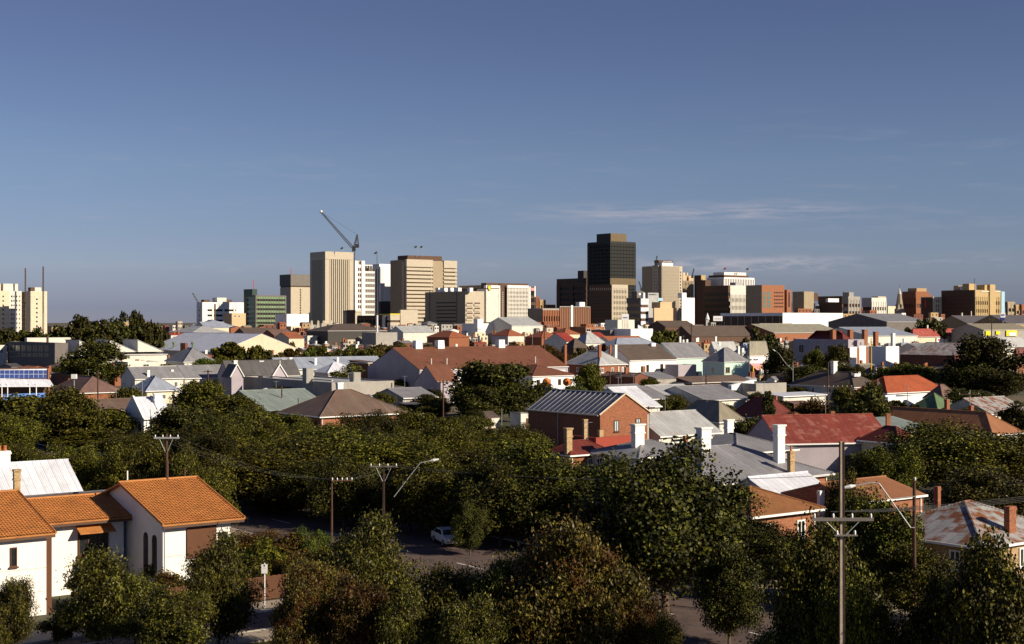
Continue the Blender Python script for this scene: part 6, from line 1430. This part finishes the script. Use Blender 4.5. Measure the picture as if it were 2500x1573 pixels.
for a_ in ((1305, 1062, 115, 188, 'leaf_green', 'tree hiding the foot of the dark side wall of the brick gable house'), (1372, 1082, 90, 187, 'leaf_dark', 'small dark tree just right of the left worn brick chimney'),
           (1262, 1040, 110, 200, 'leaf_green', 'leafy tree at the far left corner of the brick gable house'), (1148, 1225, 95, 122, 'leaf_dark', 'small dark tree hanging over the front of the parked car')):
    T(a_[0], a_[1], a_[2], a_[3], 'plane', None, a_[4], a_[5] + (' on the asphalt' if a_[3] < 150 else ''))
# the left bank of trees
for a_ in (
    (60, 960, 220, 250), (165, 945, 180, 225), (255, 985, 160, 235), (20, 1010, 180, 200), (120, 1040, 220, 180), (230, 1050, 220, 172), (330, 1060, 200, 165),
    (45, 1085, 170, 168), (290, 1120, 180, 150), (400, 1085, 160, 158), (190, 960, 130, 240), (440, 1120, 150, 150), (360, 1150, 140, 142)):
    T(a_[0], a_[1], a_[2], a_[3], 'plane', None, rnd.choice(['leaf_green', 'leaf_green', None]), desc='leafy green tree in the left bank of crowns')
for a_ in ((310, 945, 110, 290, 'leaf_green'), (488, 915, 130, 275, 'leaf_green'), (450, 985, 170, 215, 'leaf_dark'), (560, 960, 170, 250, 'leaf_green'), (530, 1000, 190, 200, 'leaf_dark'), (610, 990, 150, 215, 'leaf_green'),
           (700, 1005, 140, 222, 'leaf_green'), (470, 1050, 160, 180, 'leaf_dark'), (600, 1040, 170, 190, 'leaf_green'), (740, 1030, 120, 210, 'leaf_green'), (395, 1010, 80, 222, 'leaf_autumn'), (1010, 1000, 120, 230, 'leaf_green'), (1085, 1020, 120, 225, 'leaf_green'),
           (1000, 1050, 140, 200, 'leaf_green'), (1150, 1062, 150, 185, 'leaf_green'), (1040, 1080, 140, 175, 'leaf_green')):
    T(a_[0], a_[1], a_[2], a_[3], 'plane', None, a_[4])
T(232, 832, 168, 440, 'plane', 'mid', 'leaf_dark', 'big round dark tree left of the sawtooth sheds', land='round dark tree')
T(1205, 872, 225, 290, 'plane', 'mid', 'leaf_dark', 'large dark ragged tree in front of the long brown warehouse', land='dark ragged tree', v=1)
T(1170, 935, 130, 280, 'plane', 'mid', 'leaf_dark', 'lower left shoulder tree of the dark ragged tree'); T(1255, 930, 120, 285, 'plane', 'mid', 'leaf_dark', 'lower right shoulder tree of the dark ragged tree')
T(1440, 886, 86, 345, 'plane', 'mid', 'leaf_green', 'green tree between the orange balls and the brick house', land='green tree by the brick house'); T(1400, 935, 70, 330, 'plane', 'mid', 'leaf_lime', 'bright small tree below the green tree by the brick house')
T(1640, 968, 100, 285, 'plane', 'mid', 'leaf_green', 'fruit tree between the middle row roofs and the khaki hip roof', v=2)
T(1560, 985, 1, 290, 'bush', 'near', 'leaf_green', 'tiny shrub behind the brick gable house') if False else None
T(1876, 930, 26, 245, 'cypress', 'mid', 'leaf_dark', 'narrow dark cypress in front of the dark red hip roof', h=gz(930, 245))
T(1830, 1015, 90, 205, 'plane', 'mid', 'leaf_dark', 'dark green tree behind the tall white chimneys'); T(1985, 975, 140, 232, 'plane', 'mid', 'leaf_autumn', 'yellowing tree behind the worn red roof chimneys'); T(1940, 1000, 90, 225, 'plane', 'mid', 'leaf_autumn', 'smaller yellowing tree at the left chimney of the worn red roof')
T(2120, 935, 110, 225, 'gum', 'mid', 'leaf_olive', 'tall thin gum with a pale trunk before the worn red roofed villa', v=0); T(2075, 990, 90, 225, 'gum', 'mid', 'leaf_green', 'leafy gum left of the tall pale trunked gum', v=1)
T(2190, 972, 110, 268, 'weep', 'far', 'leaf_dark', 'spiky shrub left of the green hip roof'); T(2130, 935, 60, 300, 'plane', 'mid', 'leaf_lime', 'small bright shrub before the orange tiled bungalow'); T(2060, 935, 60, 300, 'plane', 'mid', 'leaf_green', 'low shrub before the brown grey hip roof')
T(2405, 818, 205, 385, 'plane', 'mid', 'leaf_dark', 'largest dark tree on the right, beside the dark brick shed', land='big dark tree', v=3); T(2350, 880, 130, 380, 'plane', 'mid', 'leaf_dark', 'left shoulder of the largest dark tree on the right'); T(2450, 900, 130, 370, 'plane', 'mid', 'leaf_dark', 'right shoulder of the largest dark tree on the right')
T(2360, 950, 130, 300, 'plane', 'mid', 'leaf_dark', 'dark low tree above the streaky white roof'); T(2490, 985, 110, 225, 'gum', 'mid', 'leaf_dark', 'dark tree at the right edge over the ochre roof')
T(1905, 845, 95, 440, 'plane', 'mid', 'leaf_dark', 'round dark tree right of the pink awning shop', land='shop tree'); T(1845, 800, 70, 520, 'plane', 'far', 'leaf_dark', 'dark tree above the pink awning shop'); T(1880, 815, 70, 500, 'plane', 'far', 'leaf_dark', 'dark tree touching the left end of the mauve house')
T(1990, 850, 60, 480, 'plane', 'mid', 'leaf_green', 'round green tree before the two storey mauve house, left one'); T(2042, 842, 70, 470, 'plane', 'mid', 'leaf_green', 'round green tree before the two storey mauve house, right one'); T(1975, 885, 130, 420, 'plane', 'mid', 'leaf_dark', 'hedge like tree above the brown grey hip roof'); T(2080, 888, 80, 420, 'plane', 'mid', 'leaf_dark', 'hedge like tree below the lit brick end wall')
T(2230, 888, 160, 400, 'plane', 'mid', 'leaf_green', 'wide low tree above the orange tiled bungalow'); T(2160, 895, 90, 405, 'plane', 'mid', 'leaf_green', 'low tree below the bright white cottage end')
T(560, 838, 105, 520, 'weep', 'far', 'leaf_green', 'dark bushy tree before the cream gabled hall', land='bushy tree'); T(500, 868, 90, 455, 'plane', 'mid', 'leaf_lime', 'bright green ivy clad tree right of the grey pyramid roof'); T(560, 872, 80, 450, 'plane', 'mid', 'leaf_green', 'low green tree below the cream gabled hall'); T(625, 880, 60, 445, 'plane', 'mid', 'leaf_green', 'small green tree by the dark roofed villa chimney')
T(780, 842, 80, 560, 'weep', 'far', 'leaf_green', 'willow like tree right of the cream gabled hall', land='willow like tree'); T(755, 850, 50, 555, 'weep', 'far', 'leaf_lime', 'smaller willow like tree at the cream hall corner'); T(1630, 797, 75, 640, 'weep', 'far', 'leaf_green', 'large willow like tree behind the two storey white house', land='large willow like tree'); T(1610, 812, 60, 620, 'weep', 'far', 'leaf_green', 'lower willow beside the large willow like tree')
T(2285, 773, 70, 820, 'plane', 'far', 'leaf_dark', 'dark tree behind the red roofed hotel'); T(2240, 782, 60, 830, 'plane', 'far', 'leaf_dark', 'dark tree left behind the red roofed hotel')
T(850, 895, 120, 395, 'bush', 'mid', 'leaf_olive', 'flowering creeper on the pale hipped veranda'); T(1000, 985, 70, 300, 'plane', 'mid', 'leaf_green', 'small tree right of the flat roofed rendered building')
for i, (x, y, w_, d) in enumerate(((195, 768, 60, 760), (240, 775, 60, 780), (290, 762, 60, 740), (335, 758, 50, 720), (370, 785, 60, 700), (310, 790, 90, 690), (265, 795, 90, 690), (220, 795, 80, 700), (150, 795, 70, 760), (345, 800, 60, 690), (100, 800, 70, 820), (60, 805, 70, 830), (20, 800, 60, 800), (385, 800, 60, 740), (5, 820, 60, 700))):
    T(x, y, w_, d, 'plane', 'far', 'leaf_dark', desc='dark far tree in the left clump')
r = random.Random(5)
n = 0
while n < 105:
    D = r.choice([930, 860, 760, 650, 560, 470]) * r.uniform(.95, 1.05); x = r.uniform(150, 2480); h = r.uniform(5, 9.5) if D > 700 else r.uniform(4, 6.5)
    X = gx(x, D)
    if not free(X, D, 3): continue
    w_ = r.uniform(7, 12) * F / D
    T(x, 0, w_, D, r.choice(['plane', 'plane', 'weep', 'gum']), 'far', r.choice(['leaf_green', 'leaf_dark', 'leaf_olive', 'leaf_green', 'leaf_autumn']), h=h)
    LASTT = PENDING[-1]; PENDING[-1] = (LASTT[0], LASTT[1], x, CY + (H - h) / D * F, D); n += 1
n = 0
while n < 85:      # back gardens nearer by
    D = r.uniform(225, 440); x = r.uniform(500, 2480); h = r.uniform(3, 4.6)
    if not free(gx(x, D), D, 2.5): continue
    T(x, 0, r.uniform(4, 7) * F / D, D, 'plane', 'mid', r.choice(['leaf_green', 'leaf_dark', 'leaf_olive']), h=h, desc='low garden tree'); q = PENDING[-1]; PENDING[-1] = (q[0], q[1], x, CY + (H - h) / D * F, D); n += 1
# the green brown strip of trees behind the long warehouse and the cream hall
for i in range(34):
    x = (905 + i * 27) if i < 22 else (620 + (i - 22) * 26); D = rnd.uniform(470, 640); yt = rnd.uniform(834, 858) if i < 22 else rnd.uniform(842, 866)
    T(x + rnd.uniform(-8, 8), yt, rnd.uniform(40, 70), D, rnd.choice(['plane', 'weep', 'gum']), 'far', rnd.choice(['leaf_olive', 'leaf_green', 'leaf_autumn', 'leaf_russet']), desc='loose brownish green tree in the strip')
# hedge and shrubs along the townhouse garden
for i, (s, t, w_, mt) in enumerate(((38, 93.5, 3, 'leaf_lime'), (41, 94, 3.2, 'leaf_russet'), (44, 93.6, 3, 'leaf_green'), (47, 94, 3.4, 'leaf_green'), (51, 94, 3.2, 'leaf_russet'), (54.5, 95, 3.4, 'leaf_green'), (43, 98, 4, 'leaf_russet'), (36.5, 97.5, 3.4, 'leaf_green'), (50, 98, 4, 'leaf_green'), (53.5, 99, 4.2, 'leaf_russet'), (49, 101.5, 4, 'leaf_lime'), (57, 97, 3.6, 'leaf_green'))):
    x, y = ST(s, t); me, tm, w0, h0 = PROTO[('bush', 'near', i % 2)]; e = empty('shrub', (x, y, 0), i * 1.3); e.scale = (w_ / w0, w_ / w0, w_ * .8 / h0)
    c = bpy.data.objects.new('crown', me); col.objects.link(c); c.parent = e; c.material_slots[0].link = 'OBJECT'; c.material_slots[0].material = MATS[mt]; t_ = bpy.data.objects.new('trunk', tm); col.objects.link(t_); t_.parent = e
    e['category'] = 'shrub'; px = CX + x / y * F; PENDING.append((e, {'leaf_lime': 'bright green', 'leaf_russet': 'reddish', 'leaf_green': 'green'}[mt] + ' garden shrub behind the paling fence', px, CY + H / y * F - 60, y))
# =================================================================== labels that need their surroundings
def resolve_labels():
    used = set(o['label'] for o in bpy.data.objects if o.parent is None and 'label' in o)
    def rel(px, py, D, l):
        dx, dy = px - l[0], py - l[1]
        if abs(dx) > abs(dy) * 1.3: return 'right of' if dx > 0 else 'left of'
        return 'in front of' if D < l[2] else 'behind'
    for o, desc, px, py, D in PENDING:
        ls = sorted((l for l in LAND if l[3] not in desc), key=lambda l: math.hypot(l[0] - px, (l[1] - py) * 2.2))[:7]
        cands = [f'{desc} {rel(px, py, D, l)} the {l[3]}' for l in ls[:3]]
        for i in range(len(ls)):
            for j in range(i + 1, len(ls)):
                a, b = ls[i], ls[j]
                if (a[0] - px) * (b[0] - px) < 0:
                    if a[0] > b[0]: a, b = b, a
                    cands.append(f'{desc} between the {a[3]} and the {b[3]}')
                cands.append(f'{desc} {rel(px, py, D, ls[i])} the {ls[i][3]}, {rel(px, py, D, ls[j])} the {ls[j][3]}')
        lab = next((c for c in cands if c not in used and len(c.split()) <= 16), None)
        if lab is None:
            c = [c for c in cands if len(c.split()) <= 15] or [desc]
            for pre in ('smaller', 'farther', 'nearer', 'dimmer', 'half hidden'):
                q = [pre + ' ' + x for x in c if pre + ' ' + x not in used]
                if q: lab = q[0]; break
        lab = lab or cands[0]
        used.add(lab); o['label'] = lab
resolve_labels()

# =================================================================== camera, sun, sky
cam = bpy.data.cameras.new('camera'); cam.sensor_width = 36; cam.lens = F / 2500 * 36; cam.clip_end = 60000; cam.clip_start = .5
co = bpy.data.objects.new('camera', cam); col.objects.link(co); co.location = (0, 0, H); co.rotation_euler = (R(90), 0, 0); scene.camera = co
AZ, EL = R(64), R(25)
sd = Vector((math.sin(AZ) * math.cos(EL), -math.cos(AZ) * math.cos(EL), math.sin(EL)))
sun = bpy.data.lights.new('sun', 'SUN'); sun.energy = 5.0; sun.angle = R(.5); sun.color = (1, .86, .66)
so = bpy.data.objects.new('sun', sun); col.objects.link(so); so.rotation_euler = sd.to_track_quat('Z', 'Y').to_euler()
w = bpy.data.worlds.new('World'); scene.world = w; w.use_nodes = True
nt = w.node_tree; nt.nodes.clear()
out = nt.nodes.new('ShaderNodeOutputWorld'); bg = nt.nodes.new('ShaderNodeBackground'); nt.links.new(bg.outputs[0], out.inputs[0])
sky = nt.nodes.new('ShaderNodeTexSky'); sky.sky_type = 'NISHITA'; sky.sun_disc = False
sky.sun_elevation = EL; sky.sun_rotation = math.atan2(sd.x, sd.y); sky.altitude = 0; sky.air_density = 1.0; sky.dust_density = 0; sky.ozone_density = 3.5
tc = nt.nodes.new('ShaderNodeTexCoord'); gvec = tc.outputs['Generated']
sep = nt.nodes.new('ShaderNodeSeparateXYZ'); nt.links.new(gvec, sep.inputs[0])
# thin clouds low in the north: fair-weather puffs at about 2.5 degrees and a thin streak above
def band(z0, z1, soft):
    a = nt.nodes.new('ShaderNodeMapRange'); a.interpolation_type = 'SMOOTHSTEP'; a.inputs[1].default_value = z0 - soft; a.inputs[2].default_value = z0 + soft; nt.links.new(sep.outputs[2], a.inputs[0])
    b = nt.nodes.new('ShaderNodeMapRange'); b.interpolation_type = 'SMOOTHSTEP'; b.inputs[1].default_value = z1 + soft; b.inputs[2].default_value = z1 - soft; nt.links.new(sep.outputs[2], b.inputs[0])
    return mth(nt, 'MULTIPLY', a.outputs[0], b.outputs[0])
def xwin(x0, x1, soft):
    q = mth(nt, 'DIVIDE', sep.outputs[0], mth(nt, 'MAXIMUM', sep.outputs[1], .05))
    a = nt.nodes.new('ShaderNodeMapRange'); a.interpolation_type = 'SMOOTHSTEP'; a.inputs[1].default_value = x0 - soft; a.inputs[2].default_value = x0 + soft; nt.links.new(q, a.inputs[0])
    b = nt.nodes.new('ShaderNodeMapRange'); b.interpolation_type = 'SMOOTHSTEP'; b.inputs[1].default_value = x1 + soft; b.inputs[2].default_value = x1 - soft; nt.links.new(q, b.inputs[0])
    return mth(nt, 'MULTIPLY', a.outputs[0], b.outputs[0])
puff = mth(nt, 'MULTIPLY', mth(nt, 'MULTIPLY', noise(nt, scaled(nt, gvec, (45, 45, 170)), 1., 5, .6, (.4, .58)), band(.0375, .043, .006)), xwin(.10, .225, .05))
puff2 = mth(nt, 'MULTIPLY', mth(nt, 'MULTIPLY', noise(nt, scaled(nt, gvec, (35, 35, 190)), 1.3, 5, .6, (.52, .8)), band(.036, .043, .006)), xwin(-.36, .36, .03))
stk = mth(nt, 'MULTIPLY', mth(nt, 'MULTIPLY', noise(nt, scaled(nt, gvec, (26, 26, 300)), 1., 5, .65, (.38, .68)), band(.071, .081, .006)), xwin(.03, .23, .06))
wisp = mth(nt, 'MULTIPLY', noise(nt, scaled(nt, gvec, (14, 14, 110)), 1., 5, .62, (.55, .85)), band(.03, .13, .03))
cl = mth(nt, 'ADD', mth(nt, 'ADD', mth(nt, 'MULTIPLY', puff, 1.1), mth(nt, 'MULTIPLY', stk, .75)), mth(nt, 'ADD', mth(nt, 'MULTIPLY', wisp, .22), mth(nt, 'MULTIPLY', puff2, .35)))
cl.node.use_clamp = True
rp = nt.nodes.new('ShaderNodeValToRGB'); nt.links.new(mth(nt, 'MULTIPLY', sep.outputs[2], 4.), rp.inputs[0]); cr = rp.color_ramp
for i, (pz, cc) in enumerate(((.04, (.41, .46, .84)), (.156, (.66, .665, .97)), (.44, (.79, .745, .92)), (.83, (.74, .635, .79)))):
    el = cr.elements[i] if i < 2 else cr.elements.new(pz)
    el.position = pz; el.color = (*cc, 1)
tint = mixc(nt, 1., sky.outputs[0], rp.outputs[0], 'MULTIPLY')
c = mixc(nt, cl, tint, (6.2, 5.9, 6.8))
nt.links.new(c, bg.inputs['Color']); bg.inputs['Strength'].default_value = .055
vs = scene.view_settings; vs.view_transform = 'Standard'; vs.look = 'None'; vs.exposure = .42; vs.gamma = 1
scene.cycles.max_bounces = 4; scene.cycles.diffuse_bounces = 2; scene.cycles.glossy_bounces = 2; scene.cycles.transparent_max_bounces = 4
scene.cycles.use_denoising = True
